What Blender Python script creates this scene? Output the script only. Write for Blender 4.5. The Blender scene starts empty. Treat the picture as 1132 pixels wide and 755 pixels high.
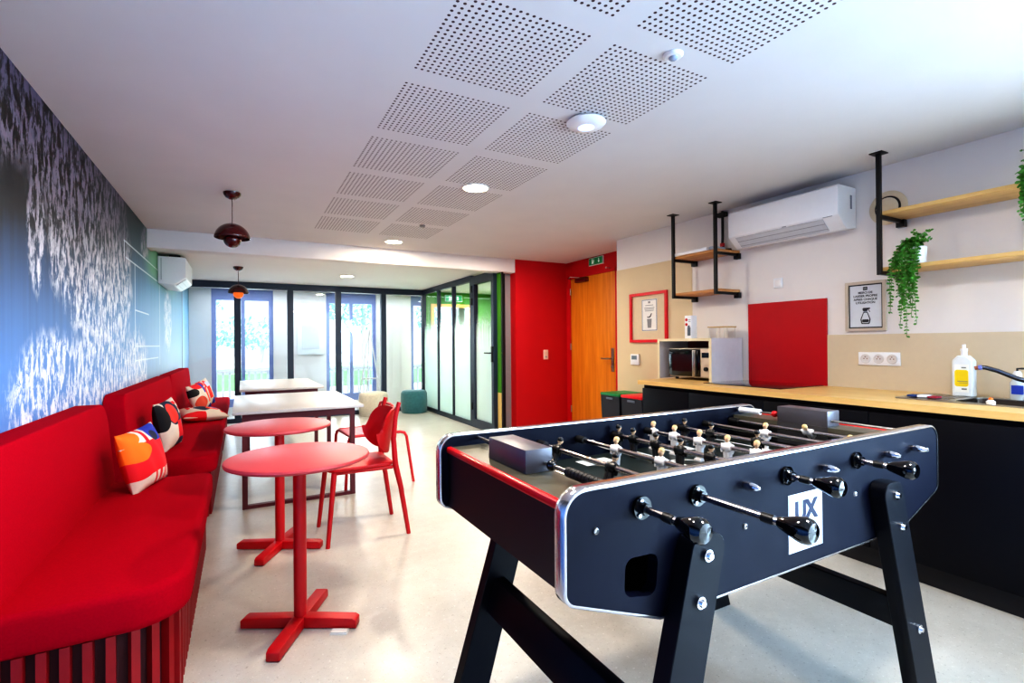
import bpy, bmesh, math, random
from mathutils import Vector, Matrix, Euler
random.seed(7)
SC = bpy.context.scene
COL = SC.collection
PI = math.pi
def R(d): return math.radians(d)

# ------------------------------------------------------------------ materials
def lin(c):
    o = []
    for v in c[:3]:
        v /= 255.0
        o.append(v/12.92 if v <= .04045 else ((v+.055)/1.055)**2.4)
    return tuple(o)+(1.0,)

class G:
    """small node-graph helper"""
    def __init__(s, mat):
        s.m = mat; s.t = mat.node_tree; s.n = s.t.nodes; s.l = s.t.links
    def node(s, typ, **kw):
        n = s.n.new(typ)
        for k, v in kw.items(): setattr(n, k, v)
        return n
    def put(s, sock, v):
        if isinstance(v, bpy.types.NodeSocket): s.l.new(v, sock)
        elif v is not None:
            sock.default_value = v
    def math(s, op, a, b=None, c=None, clamp=False):
        n = s.node('ShaderNodeMath', operation=op, use_clamp=clamp)
        s.put(n.inputs[0], a)
        if b is not None: s.put(n.inputs[1], b)
        if c is not None: s.put(n.inputs[2], c)
        return n.outputs[0]
    def mix(s, f, a, b):
        n = s.node('ShaderNodeMix', data_type='RGBA')
        s.put(n.inputs[0], f); s.put(n.inputs[6], a); s.put(n.inputs[7], b)
        return n.outputs[2]
    def coords(s):
        tc = s.node('ShaderNodeTexCoord'); sp = s.node('ShaderNodeSeparateXYZ')
        s.l.new(tc.outputs['Object'], sp.inputs[0])
        return tc.outputs['Object'], sp.outputs[0], sp.outputs[1], sp.outputs[2]
    def mapping(s, vec, scale=(1,1,1), loc=(0,0,0)):
        n = s.node('ShaderNodeMapping'); s.l.new(vec, n.inputs[0])
        n.inputs['Scale'].default_value = scale; n.inputs['Location'].default_value = loc
        return n.outputs[0]
    def noise(s, vec, scale, detail=3, rough=.5, dist=0):
        n = s.node('ShaderNodeTexNoise'); s.l.new(vec, n.inputs['Vector'])
        n.inputs['Scale'].default_value = scale; n.inputs['Detail'].default_value = detail
        n.inputs['Roughness'].default_value = rough; n.inputs['Distortion'].default_value = dist
        return n.outputs[0]
    def ramp(s, f, stops, interp='LINEAR'):
        n = s.node('ShaderNodeValToRGB'); n.color_ramp.interpolation = interp
        e = n.color_ramp.elements
        while len(e) < len(stops): e.new(.5)
        for i, (p, c) in enumerate(stops):
            e[i].position = p; e[i].color = c
        s.put(n.inputs[0], f)
        return n.outputs[0]
    def smooth(s, v, a, b):
        n = s.node('ShaderNodeMapRange', interpolation_type='SMOOTHSTEP')
        s.put(n.inputs[0], v); n.inputs[1].default_value = a; n.inputs[2].default_value = b
        return n.outputs[0]

def new_mat(name):
    m = bpy.data.materials.new(name); m.use_nodes = True
    b = m.node_tree.nodes['Principled BSDF']
    return m, b

MATS = {}
def M(name, c, rough=.5, metal=0.0, var=.06, vscale=30, bump=0.0, bscale=200, spec=.5, coat=0, emit=0, ecol=None, sheen=0):
    if name in MATS: return MATS[name]
    m, b = new_mat(name); g = G(m)
    vec, x, y, z = g.coords()
    base = lin(c)
    nz = g.noise(vec, vscale, 3)
    d = tuple(max(0, v*(1-var)) for v in base[:3])+(1,)
    l = tuple(min(1, v*(1+var)) for v in base[:3])+(1,)
    g.l.new(g.mix(nz, d, l), b.inputs['Base Color'])
    b.inputs['Roughness'].default_value = rough
    b.inputs['Metallic'].default_value = metal
    b.inputs['Specular IOR Level'].default_value = spec
    b.inputs['Coat Weight'].default_value = coat
    b.inputs['Sheen Weight'].default_value = sheen
    if emit:
        b.inputs['Emission Color'].default_value = lin(ecol or c); b.inputs['Emission Strength'].default_value = emit
    if bump:
        bn = g.node('ShaderNodeBump'); bn.inputs['Strength'].default_value = bump; bn.inputs['Distance'].default_value = .002
        g.l.new(g.noise(vec, bscale, 4), bn.inputs['Height']); g.l.new(bn.outputs[0], b.inputs['Normal'])
    MATS[name] = m
    return m

def wood(name, c1, c2, rough=.45, axis=1, scale=1.0):
    m, b = new_mat(name); g = G(m)
    vec, x, y, z = g.coords()
    sc = [18*scale]*3; sc[axis] = 1.2*scale
    mv = g.mapping(vec, tuple(sc))
    nz = g.noise(mv, 1.5, 5, .6, .4)
    g.l.new(g.ramp(nz, [(.3, lin(c1)), (.7, lin(c2))]), b.inputs['Base Color'])
    b.inputs['Roughness'].default_value = rough
    return m

def shapes_mat(name, base, shapes, rough=.8):
    """flat printed shapes in the object's own X/Y: (kind, cx, cy, rx, ry, colour)"""
    m, b = new_mat(name); g = G(m)
    vec, x, y, z = g.coords()
    nz = g.noise(vec, 60, 3)
    col = g.mix(nz, tuple(v*.92 for v in lin(base)[:3])+(1,), lin(base))
    for k, cx, cy, rx, ry, c in shapes:
        dx = g.math('DIVIDE', g.math('SUBTRACT', x, cx), rx); dy = g.math('DIVIDE', g.math('SUBTRACT', y, cy), ry)
        if k == 'e':
            d = g.math('ADD', g.math('MULTIPLY', dx, dx), g.math('MULTIPLY', dy, dy))
        else:
            d = g.math('MAXIMUM', g.math('ABSOLUTE', dx), g.math('ABSOLUTE', dy))
        col = g.mix(g.math('LESS_THAN', d, 1.0), col, lin(c))
    g.l.new(col, b.inputs['Base Color']); b.inputs['Roughness'].default_value = rough
    bn = g.node('ShaderNodeBump'); bn.inputs['Strength'].default_value = .25; bn.inputs['Distance'].default_value = .002
    g.l.new(g.noise(vec, 45, 4), bn.inputs['Height']); g.l.new(bn.outputs[0], b.inputs['Normal'])
    return m

def glass_mat(name, tint=(235, 245, 245), refl=.08, rough=0.0):
    m, b = new_mat(name); g = G(m); g.n.remove(b)
    out = g.n['Material Output']
    tr = g.node('ShaderNodeBsdfTransparent'); tr.inputs[0].default_value = lin(tint)
    gl = g.node('ShaderNodeBsdfGlossy'); gl.inputs['Roughness'].default_value = rough
    lw = g.node('ShaderNodeLayerWeight'); lw.inputs['Blend'].default_value = .5
    f = g.math('ADD', g.math('MULTIPLY', g.math('POWER', lw.outputs['Facing'], 4.0), .6), refl*.4, clamp=True)
    mx = g.node('ShaderNodeMixShader'); g.l.new(f, mx.inputs[0]); g.l.new(tr.outputs[0], mx.inputs[1]); g.l.new(gl.outputs[0], mx.inputs[2])
    g.l.new(mx.outputs[0], out.inputs[0])
    return m

def frosted_mat(name):
    """glass whose lower part carries a whitish frosted film fading out upwards"""
    m, b = new_mat(name); g = G(m); g.n.remove(b)
    out = g.n['Material Output']
    vec, x, y, z = g.coords()
    tr = g.node('ShaderNodeBsdfTransparent'); tr.inputs[0].default_value = lin((246, 250, 250))
    gl = g.node('ShaderNodeBsdfGlossy'); gl.inputs['Roughness'].default_value = .02
    lw = g.node('ShaderNodeLayerWeight'); lw.inputs['Blend'].default_value = .5
    mx = g.node('ShaderNodeMixShader'); g.l.new(g.math('ADD', g.math('MULTIPLY', g.math('POWER', lw.outputs['Facing'], 4.0), .6), .04, clamp=True), mx.inputs[0]); g.l.new(tr.outputs[0], mx.inputs[1]); g.l.new(gl.outputs[0], mx.inputs[2])
    df = g.node('ShaderNodeBsdfDiffuse'); df.inputs[0].default_value = lin((228, 244, 246))
    tl = g.node('ShaderNodeBsdfTranslucent'); tl.inputs[0].default_value = lin((228, 244, 246))
    m2 = g.node('ShaderNodeMixShader'); m2.inputs[0].default_value = .5
    g.l.new(df.outputs[0], m2.inputs[1]); g.l.new(tl.outputs[0], m2.inputs[2])
    nz = g.noise(g.mapping(vec, (1, 14, .6)), 2, 4)
    f = g.smooth(g.math('ADD', z, g.math('MULTIPLY', nz, .35)), 1.85, 1.3)
    m3 = g.node('ShaderNodeMixShader'); g.l.new(g.math('MULTIPLY', f, .93), m3.inputs[0]); g.l.new(mx.outputs[0], m3.inputs[1]); g.l.new(m2.outputs[0], m3.inputs[2])
    g.l.new(m3.outputs[0], out.inputs[0])
    return m

# ------------------------------------------------------------------ mesh building
class B:
    def __init__(s): s.bm = bmesh.new()
    def _new(s, n0, mi):
        fs = [f for f in s.bm.faces if f.index == -1 or f.index >= n0]
    def add(s, verts, faces, mi=0):
        vs = [s.bm.verts.new(v) for v in verts]
        for f in faces:
            try:
                fc = s.bm.faces.new([vs[i] for i in f]); fc.material_index = mi
            except ValueError: pass
        return vs
    def box(s, lo, hi, bev=0, seg=2, mi=0, mat=None):
        t = bmesh.new()
        bmesh.ops.create_cube(t, size=1)
        c = [(a+b)/2 for a, b in zip(lo, hi)]; d = [abs(b-a) for a, b in zip(lo, hi)]
        for v in t.verts: v.co = Vector([v.co[i]*d[i]+c[i] for i in range(3)])
        if bev:
            bmesh.ops.bevel(t, geom=t.edges[:], offset=bev, segments=seg, profile=.5, affect='EDGES', clamp_overlap=True)
        s.merge(t, mi, mat); return s
    def merge(s, t, mi=0, mat=None):
        t.verts.index_update()
        vs = [s.bm.verts.new((mat @ v.co) if mat else v.co) for v in t.verts]
        for f in t.faces:
            try:
                fc = s.bm.faces.new([vs[v.index] for v in f.verts]); fc.material_index = mi
            except ValueError: pass
        t.free()
    def cyl(s, p0, p1, r0, r1=None, seg=20, cap=True, mi=0):
        r1 = r0 if r1 is None else r1
        p0, p1 = Vector(p0), Vector(p1); d = (p1-p0).normalized()
        a = d.orthogonal().normalized(); b = d.cross(a)
        ring = [[p+(a*math.cos(2*PI*i/seg)+b*math.sin(2*PI*i/seg))*r for i in range(seg)] for p, r in ((p0, r0), (p1, r1))]
        vs = ring[0]+ring[1]
        fs = [(i, (i+1) % seg, seg+(i+1) % seg, seg+i) for i in range(seg)]
        if cap: fs += [tuple(range(seg-1, -1, -1)), tuple(range(seg, 2*seg))]
        s.add(vs, fs, mi); return s
    def tube(s, pts, r, seg=10, mi=0, closed=False):
        pts = [Vector(p) for p in pts]; n = len(pts); rs = r if isinstance(r, (list, tuple)) else [r]*n
        up = None; vs = []
        for i, p in enumerate(pts):
            if closed: d = (pts[(i+1) % n]-pts[i-1]).normalized()
            else: d = (pts[min(i+1, n-1)]-pts[max(i-1, 0)]).normalized()
            if up is None: up = d.orthogonal().normalized()
            up = (up-d*up.dot(d)); up = up.normalized() if up.length > 1e-6 else d.orthogonal().normalized()
            b = d.cross(up)
            vs += [p+(up*math.cos(2*PI*k/seg)+b*math.sin(2*PI*k/seg))*rs[i] for k in range(seg)]
        fs = []
        for i in range(n if closed else n-1):
            j = (i+1) % n
            fs += [(i*seg+k, i*seg+(k+1) % seg, j*seg+(k+1) % seg, j*seg+k) for k in range(seg)]
        if not closed: fs += [tuple(range(seg-1, -1, -1)), tuple(range((n-1)*seg, n*seg))]
        s.add(vs, fs, mi); return s
    def lathe(s, prof, seg=32, mi=0, mat=None):
        """prof: [(r,z)...]"""
        vs = []; fs = []
        for r, z in prof:
            for k in range(seg):
                v = Vector((max(r, 1e-4)*math.cos(2*PI*k/seg), max(r, 1e-4)*math.sin(2*PI*k/seg), z))
                vs.append(mat @ v if mat else v)
        n = len(prof)
        for i in range(n-1):
            fs += [(i*seg+k, i*seg+(k+1) % seg, (i+1)*seg+(k+1) % seg, (i+1)*seg+k) for k in range(seg)]
        fs += [tuple(range(seg-1, -1, -1)), tuple(range((n-1)*seg, n*seg))]
        s.add(vs, fs, mi); return s
    def ball(s, c, r, sc=(1, 1, 1), seg=16, mi=0):
        t = bmesh.new(); bmesh.ops.create_uvsphere(t, u_segments=seg, v_segments=max(6, seg//2), radius=r)
        for v in t.verts: v.co = Vector([v.co[i]*sc[i]+c[i] for i in range(3)])
        s.merge(t, mi); return s
    def prism(s, poly, a, b, plane='xz', bev=0, seg=3, mi=0, mat=None):
        """poly 2-D outline extruded from a to b along the remaining axis"""
        def P(u, v, w): return {'xz': (u, w, v), 'xy': (u, v, w), 'yz': (w, u, v)}[plane]
        t = bmesh.new()
        v0 = [t.verts.new(P(u, v, a)) for u, v in poly]; v1 = [t.verts.new(P(u, v, b)) for u, v in poly]
        n = len(poly)
        t.faces.new(v0[::-1]); t.faces.new(v1)
        for i in range(n): t.faces.new([v0[i], v0[(i+1) % n], v1[(i+1) % n], v1[i]])
        bmesh.ops.recalc_face_normals(t, faces=t.faces[:])
        if bev:
            es = [e for e in t.edges if e.calc_face_angle(0) > .6]
            bmesh.ops.bevel(t, geom=es, offset=bev, segments=seg, profile=.5, affect='EDGES', clamp_overlap=True)
        s.merge(t, mi, mat); return s
    def build(s, name, mats, parent=None, at=None, angle=40, smooth=True):
        """at: origin (coordinates given are world); with a parent, geometry is in the parent's local space unless parent['_w']"""
        bmesh.ops.recalc_face_normals(s.bm, faces=s.bm.faces[:])
        me = bpy.data.meshes.new(name); 
        off = None
        if parent is not None and parent.name in WORLD: off = WORLD[parent.name]
        if at is not None: off = Vector(at) - (off if off is not None else Vector((0, 0, 0))) if parent is None else off
        if off is not None:
            for v in s.bm.verts: v.co -= off
        s.bm.to_mesh(me); s.bm.free()
        if smooth:
            me.shade_smooth(); me.set_sharp_from_angle(angle=R(angle))
        for m in (mats if isinstance(mats, (list, tuple)) else [mats]): me.materials.append(m)
        o = bpy.data.objects.new(name, me); COL.objects.link(o)
        if parent is not None:
            o.parent = parent
            if parent.name in WORLD: WORLD[o.name] = WORLD[parent.name]
        elif at is not None: o.location = at
        return o

WORLD = {}
def tag(o, label, cat=None, group=None, kind=None):
    if label: o['label'] = label
    if cat: o['category'] = cat
    if group: o['group'] = group
    if kind: o['kind'] = kind
    return o
def thing(name, label, cat, loc=(0, 0, 0), rotz=0, group=None, world=True):
    """Empty at the thing's base; world=True: parts are given in world coordinates"""
    o = bpy.data.objects.new(name, None); COL.objects.link(o)
    o.location = loc; o.rotation_euler = (0, 0, rotz); o.empty_display_size = .05
    tag(o, label, cat, group)
    if world: WORLD[o.name] = Vector(loc)
    return o
def struct(o, label=None):
    o['kind'] = 'structure'
    if label: o['label'] = label
    return o
def dup(root, loc, rotz=None, label=None, group=None):
    r = root.copy(); COL.objects.link(r); r.location = loc
    if rotz is not None: r.rotation_euler = (0, 0, rotz)
    if label: r['label'] = label
    if group: r['group'] = group
    for ch in list(root.children):
        c = ch.copy(); COL.objects.link(c); c.parent = r
        for gch in list(ch.children):
            d = gch.copy(); COL.objects.link(d); d.parent = c
    return r
def rpoly(pts, rad, seg=6):
    """round the corners of a polygon; rad one number or one per corner"""
    n = len(pts); out = []
    for i, p in enumerate(pts):
        r = rad[i] if isinstance(rad, (list, tuple)) else rad
        p = Vector(p); a = Vector(pts[i-1]); b = Vector(pts[(i+1) % n])
        if r <= 0: out.append(tuple(p)); continue
        da = (a-p); db = (b-p); la, lb = da.length, db.length; da.normalize(); db.normalize()
        ang = da.angle(db); t = min(r/math.tan(ang/2), la*.49, lb*.49); rr = t*math.tan(ang/2)
        c = p+(da+db).normalized()*(rr/math.sin(ang/2))
        s0 = p+da*t-c; s1 = p+db*t-c
        a0 = math.atan2(s0.y, s0.x); a1 = math.atan2(s1.y, s1.x)
        d = (a1-a0+PI) % (2*PI)-PI
        out += [(c.x+rr*math.cos(a0+d*k/seg), c.y+rr*math.sin(a0+d*k/seg)) for k in range(seg+1)]
    return out
def curve_mesh(loops, depth):
    """filled 2-D outlines (holes allowed) extruded; returns a bmesh in XY, depth along Z (centred)"""
    cu = bpy.data.curves.new('tmp', 'CURVE'); cu.dimensions = '2D'; cu.fill_mode = 'BOTH'; cu.extrude = depth/2
    for lp in loops:
        sp = cu.splines.new('POLY'); sp.points.add(len(lp)-1); sp.use_cyclic_u = True
        for p, q in zip(sp.points, lp): p.co = (q[0], q[1], 0, 1)
    o = bpy.data.objects.new('tmp', cu); COL.objects.link(o)
    dg = bpy.context.evaluated_depsgraph_get(); dg.update()
    me = bpy.data.meshes.new_from_object(o.evaluated_get(dg))
    bm = bmesh.new(); bm.from_mesh(me); bmesh.ops.remove_doubles(bm, verts=bm.verts[:], dist=1e-5)
    bpy.data.objects.remove(o); bpy.data.curves.remove(cu); bpy.data.meshes.remove(me)
    return bm
def text_bm(txt, size, extrude=.0006, align='CENTER', bold=0, spacing=1.0, line=1.0):
    cu = bpy.data.curves.new('tmp', 'FONT'); cu.body = txt; cu.size = size; cu.extrude = extrude
    cu.align_x = align; cu.align_y = 'CENTER'; cu.offset = bold; cu.space_character = spacing; cu.space_line = line
    o = bpy.data.objects.new('tmp', cu); COL.objects.link(o)
    dg = bpy.context.evaluated_depsgraph_get(); dg.update()
    me = bpy.data.meshes.new_from_object(o.evaluated_get(dg))
    bm = bmesh.new(); bm.from_mesh(me)
    bpy.data.objects.remove(o); bpy.data.curves.remove(cu); bpy.data.meshes.remove(me)
    return bm
# text frames: matrix taking (x right, y up, z out) to the world for a given face
def face_mat(origin, right, up):
    r = Vector(right).normalized(); u = Vector(up).normalized(); n = r.cross(u)
    m = Matrix((r, u, n)).transposed().to_4x4(); m.translation = Vector(origin); return m

# ------------------------------------------------------------------ palette
red_fabric = M('red_fabric', (170, 2, 34), .95, var=.16, vscale=140, bump=.5, bscale=500, spec=.05)
red_paint = M('red_paint', (190, 10, 24), .42, var=.04)
red_slat = M('red_slat', (150, 2, 18), .5, var=.06)
red_dark = M('red_dark', (120, 18, 26), .6)
white_wall = M('white_wall', (228, 222, 218), .8, var=.02, vscale=6)
beige_wall = M('beige_wall', (214, 196, 164), .8, var=.03, vscale=6)
red_wall = M('red_wall', (196, 0, 22), .6, var=.03, vscale=5)
green_wall = M('green_wall', (70, 140, 30), .7)
black_metal = M('black_metal', (14, 14, 17), .45)
frame_metal = M('frame_metal', (38, 48, 66), .4)
chrome = M('chrome', (225, 225, 228), .12, 1.0, var=.02)
steel = M('steel', (175, 172, 168), .28, 1.0, var=.05)
white_plastic = M('white_plastic', (232, 232, 234), .35, var=.02)
grey_plastic = M('grey_plastic', (150, 152, 158), .4)
black_gloss = M('black_gloss', (8, 7, 9), .08, coat=.5)
black_matte = M('black_matte', (16, 15, 17), .55)
navy_panel = M('navy_panel', (6, 10, 30), .5, var=.12, vscale=4, spec=.18)
oak = wood('oak', (206, 168, 104), (226, 190, 128), .4, 1)
oak_dark = wood('oak_dark', (176, 120, 70), (200, 146, 92), .5, 1)
door_wood = wood('door_wood', (206, 118, 22), (232, 150, 44), .45, 2, .8)

# ------------------------------------------------------------------ room
XL, XR, H, HL = -.77, 3.577, 2.3, 2.185
YB, YW, YO = -1.7, 8.8, 9.9           # wall behind the camera, glazed partition, outer wall

def floor_mat():
    m, b = new_mat('polished_concrete'); g = G(m); vec, x, y, z = g.coords()
    big = g.noise(vec, .9, 4, .6); sm = g.noise(vec, 110, 3, .75); mid = g.noise(vec, 14, 4, .65)
    col = g.ramp(big, [(.3, lin((182, 177, 166))), (.7, lin((210, 206, 197)))])
    col = g.mix(g.math('MULTIPLY', g.smooth(mid, .4, .75), .22), col, lin((224, 220, 210)))
    sp = g.smooth(sm, .63, .70)
    col = g.mix(g.math('MULTIPLY', sp, .55), col, lin((112, 98, 82)))
    s2 = g.smooth(g.noise(vec, 62, 4, .8), .60, .66)
    col = g.mix(g.math('MULTIPLY', s2, .5), col, lin((120, 108, 94)))
    s3 = g.smooth(g.noise(g.mapping(vec, (1, 1, 1), (5, 3, 0)), 75, 3, .7), .62, .68)
    col = g.mix(g.math('MULTIPLY', s3, .5), col, lin((236, 234, 228)))
    g.l.new(col, b.inputs['Base Color'])
    b.inputs['Roughness'].default_value = .3
    b.inputs['Specular IOR Level'].default_value = .45
    return m
def ceiling_mat():
    m, b = new_mat('white_perforated_plaster'); g = G(m); vec, x, y, z = g.coords()
    base = g.mix(g.noise(vec, 3, 3), lin((206, 203, 204)), lin((214, 211, 211)))
    px = g.math('MODULO', g.math('SUBTRACT', x, .604), .604)
    py = g.math('MODULO', g.math('ADD', y, 4.743), .6155)       # 4.743 = 10*.6155 - 1.412
    P = .0256
    def cell(v): return g.math('SUBTRACT', g.math('FRACT', g.math('DIVIDE', v, P)), .5)
    cx, cy = cell(px), cell(py)
    d = g.math('SQRT', g.math('ADD', g.math('MULTIPLY', cx, cx), g.math('MULTIPLY', cy, cy)))
    hole = g.math('LESS_THAN', d, .235)
    inside = g.math('MULTIPLY', g.math('LESS_THAN', px, P*20), g.math('LESS_THAN', py, P*20))
    rx = g.math('MULTIPLY', g.math('GREATER_THAN', x, .604), g.math('LESS_THAN', x, 1.805))
    ry = g.math('MULTIPLY', g.math('GREATER_THAN', y, -1.05), g.math('LESS_THAN', y, 5.08))
    f = g.math('MULTIPLY', g.math('MULTIPLY', hole, inside), g.math('MULTIPLY', rx, ry))
    g.l.new(g.mix(f, base, lin((66, 40, 42))), b.inputs['Base Color'])
    b.inputs['Roughness'].default_value = .85
    return m
def mural_mat():
    m, b = new_mat('photo_mural'); g = G(m); vec, x, y, z = g.coords()
    # night to day gradient, with soft vertical streaks
    st = g.noise(g.mapping(vec, (1, 9, .25)), 2, 3)
    zz = g.math('ADD', z, g.math('MULTIPLY', g.math('SUBTRACT', st, .5), .25))
    zz = g.math('SUBTRACT', zz, g.math('MULTIPLY', g.smooth(y, 2.6, 6.5), .42))
    t = g.math('DIVIDE', g.math('SUBTRACT', zz, .5), 1.8)
    bg = g.ramp(t, [(.0, lin((70, 104, 160))), (.12, lin((98, 144, 206))), (.36, lin((84, 130, 190))), (.55, lin((56, 84, 122))), (.68, lin((34, 36, 42))), (.85, lin((14, 12, 15)))])
    bg = g.mix(g.math('MULTIPLY', g.smooth(y, 3.2, 7.5), .62), bg, g.ramp(t, [(.1, lin((190, 220, 238))), (.45, lin((130, 190, 215))), (.75, lin((90, 120, 125))), (1, lin((60, 66, 70)))]))
    # green patch near the top far end
    gp = g.math('MULTIPLY', g.smooth(y, 5.4, 6.1), g.smooth(z, 1.75, 2.0))
    gp = g.math('MULTIPLY', gp, g.smooth(y, 8.4, 7.0))
    bg = g.mix(g.math('MULTIPLY', gp, .8), bg, lin((128, 186, 140)))
    # hanging clusters of pale flowers
    wob = g.noise(g.mapping(vec, (1, 2.2, 1.6)), 2.2, 4, .6)
    w = g.math('MULTIPLY', g.math('SUBTRACT', wob, .5), .9)
    def blob(cy, cz, ry_, rz_):
        dy = g.math('DIVIDE', g.math('SUBTRACT', y, cy), ry_); dz = g.math('DIVIDE', g.math('SUBTRACT', z, cz), rz_)
        d = g.math('SQRT', g.math('ADD', g.math('MULTIPLY', dy, dy), g.math('MULTIPLY', dz, dz)))
        return g.smooth(g.math('ADD', d, w), 1.1, .72)
    mask = None
    for a in ((2.6, 2.32, .55, .40), (3.3, 2.12, .62, .48), (2.86, 1.72, .12, .30), (4.2, 2.15, .6, .5), (3.35, 1.72, .42, .34), (4.25, 1.68, .75, .62), (3.8, 1.45, .5, .3), (3.05, .95, .48, .33), (4.0, 1.0, .95, .36), (5.1, 1.0, .6, .35), (5.6, 2.15, .25, .16), (7.2, 1.5, .35, .4)):
        q = blob(*a); mask = q if mask is None else g.math('MAXIMUM', mask, q)
    fine = g.noise(g.mapping(vec, (1, 15, 6.5)), 1.5, 7, .70, .35)
    fl = g.smooth(fine, .455, .545)
    tone = g.noise(g.mapping(vec, (1, 30, 13), (3, 1, 2)), 1.6, 4, .7)
    fcol = g.ramp(t, [(.1, lin((240, 243, 250))), (.45, lin((236, 238, 244))), (.6, lin((222, 218, 222))), (.74, lin((138, 128, 138))), (1, lin((96, 86, 112)))])
    fcol = g.mix(g.math('MULTIPLY', g.smooth(tone, .55, .35), .55), fcol, g.mix(.5, bg, lin((110, 112, 130))))
    col = g.mix(g.math('MULTIPLY', g.math('MULTIPLY', fl, mask), .92), bg, fcol)
    # thin white lines: a window-like reflection painted into the mural colour
    for k, a0, a1, b0 in (('h', 4.66, 6.6, 2.0), ('h', 4.72, 6.6, 1.88), ('h', 5.1, 6.5, 1.2), ('h', 5.1, 6.4, 1.08), ('h', 5.1, 5.8, 1.5), ('v', 1.88, 2.0, 4.68), ('v', 1.05, 1.88, 5.1), ('v', 1.0, 1.88, 6.5)):
        u, v = (y, z) if k == 'h' else (z, y)
        wd = .006 if k == 'h' else .012
        f = g.math('MULTIPLY', g.math('LESS_THAN', g.math('ABSOLUTE', g.math('SUBTRACT', v, b0)), wd), g.math('MULTIPLY', g.math('GREATER_THAN', u, a0), g.math('LESS_THAN', u, a1)))
        col = g.mix(g.math('MULTIPLY', f, .7), col, lin((226, 236, 240)))
    g.l.new(col, b.inputs['Base Color']); b.inputs['Roughness'].default_value = .5
    b.inputs['Specular IOR Level'].default_value = .3
    return m

ceil_m = ceiling_mat()
struct(B().box((XL-.15, YB-.15, -.1), (5.2, YO, 0)).build('floor', floor_mat()), 'pale speckled polished concrete floor')
struct(B().box((XL-.15, YB-.15, H), (5.2, 5.7, H+.1)).build('ceiling', ceil_m), 'white plaster ceiling with perforated square panels')
struct(B().box((XL-.15, 5.9, HL), (5.2, YO+.3, HL+.1)).build('ceiling_far', white_wall), 'lower white ceiling by the windows')
struct(B().box((XL, 5.7, 2.125), (3.166, 5.9, 2.33), bev=.004).build('trim_1', white_wall), 'white ceiling beam across the room')
struct(B().box((XL-.15, YB, 0), (XL, YO, H)).build('wall_left', mural_mat()), 'mural wall of pale hanging blossoms on blue')
struct(B().box((XL-.15, YB-.15, 0), (1.0, YB, H)).box((1.0, YB-.15, 0), (5.2, YB, H)).build('wall_back', white_wall))
# right kitchen wall with a far beige part
struct(B().box((XR, -.45, 0), (XR+.12, 4.17, H)).box((XR, YB, 0), (XR+.12, -.45, .2)).box((XR, YB, 2.15), (XR+.12, -.45, H)).build('wall_right', white_wall), 'white kitchen wall')
struct(B().box((XR-.004, 3.15, 0), (XR, 4.172, 1.972)).build('trim_2', beige_wall), 'beige painted part of the kitchen wall')
# recess: door wall, red wall
struct(B().box((XR+.12, 4.05, 0), (4.1, 4.17, H)).build('wall_recess', red_wall))
struct(B().box((3.98, 4.17, 2.08), (4.1, 5.7, H)).box((3.98, 5.62, 0), (4.1, 5.7, 2.08)).box((3.98, 4.17, 0), (4.1, 4.66, 2.08)).build('wall_door', red_wall), 'red wall around the wooden door')
struct(B().box((3.168, 5.7, 0), (4.1, 5.86, H)).build('wall_red', red_wall), 'red wall with a light switch')
struct(B().box((3.085, 5.84, 0), (3.168, 5.96, HL)).build('wall_red_end', M('grey_plaster', (150, 140, 140), .8)), 'grey end of the red wall')
# small green corridor behind the side glazing
struct(B().box((4.5, 5.86, 0), (4.6, YO, HL)).build('wall_corridor', green_wall), 'green side wall of the corridor behind the glass')
gw = B().box((3.05, 9.0, 1.96), (4.5, 9.1, HL)).box((3.03, 9.0, 0), (3.16, 9.1, 1.96)).box((3.98, 9.0, 0), (4.5, 9.1, 1.96))
struct(gw.build('wall_green', green_wall), 'green wall with a wooden doorway behind the glass')
struct(B().box((3.16, 8.98, 0), (3.22, 9.12, 1.96)).box((3.92, 8.98, 0), (3.98, 9.12, 1.96)).box((3.22, 8.98, 1.90), (3.92, 9.12, 1.96)).build('trim_3', M('door_case', (226, 176, 90), .5)), 'wooden frame of the green doorway')

# wooden door with closer and lever
d2 = bpy.data.objects.new('door_2', None); COL.objects.link(d2); d2.location = (3.98, 5.1, 0); WORLD['door_2'] = Vector((3.98, 5.1, 0))
struct(d2, 'closed light wooden door in the red wall')
B().box((3.985, 4.66, 0), (4.03, 5.60, 2.07), bev=.003).build('leaf', door_wood, d2)
B().box((3.965, 5.6, 0), (4.0, 5.65, 2.10)).box((3.965, 4.62, 2.07), (4.0, 5.65, 2.10)).box((3.965, 4.62, 0), (4.0, 4.66, 2.10)).build('frame', red_wall, d2)
B().box((3.972, 4.71, .84), (3.985, 4.755, 1.13), bev=.004).build('handle_plate', steel, d2)
B().tube([(3.975, 4.735, 1.0), (3.925, 4.735, 1.0), (3.92, 4.75, 1.0), (3.92, 4.88, 1.0)], .009).build('handle', steel, d2)
B().cyl((3.972, 4.735, .9), (3.96, 4.735, .9), .012).build('lock', steel, d2)
B().box((3.93, 5.2, 2.0), (3.985, 5.44, 2.055), bev=.006).build('closer', M('closer_metal', (120, 60, 58), .35, .8), d2)
B().tube([(3.945, 5.35, 2.06), (3.86, 5.45, 2.075), (3.965, 5.62, 2.075)], .006).build('closer_arm', steel, d2)
for zz in (.25, 1.1, 1.85): B().cyl((3.975, 5.6, zz), (3.975, 5.6, zz+.09), .009).build('hinge', steel, d2)

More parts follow.
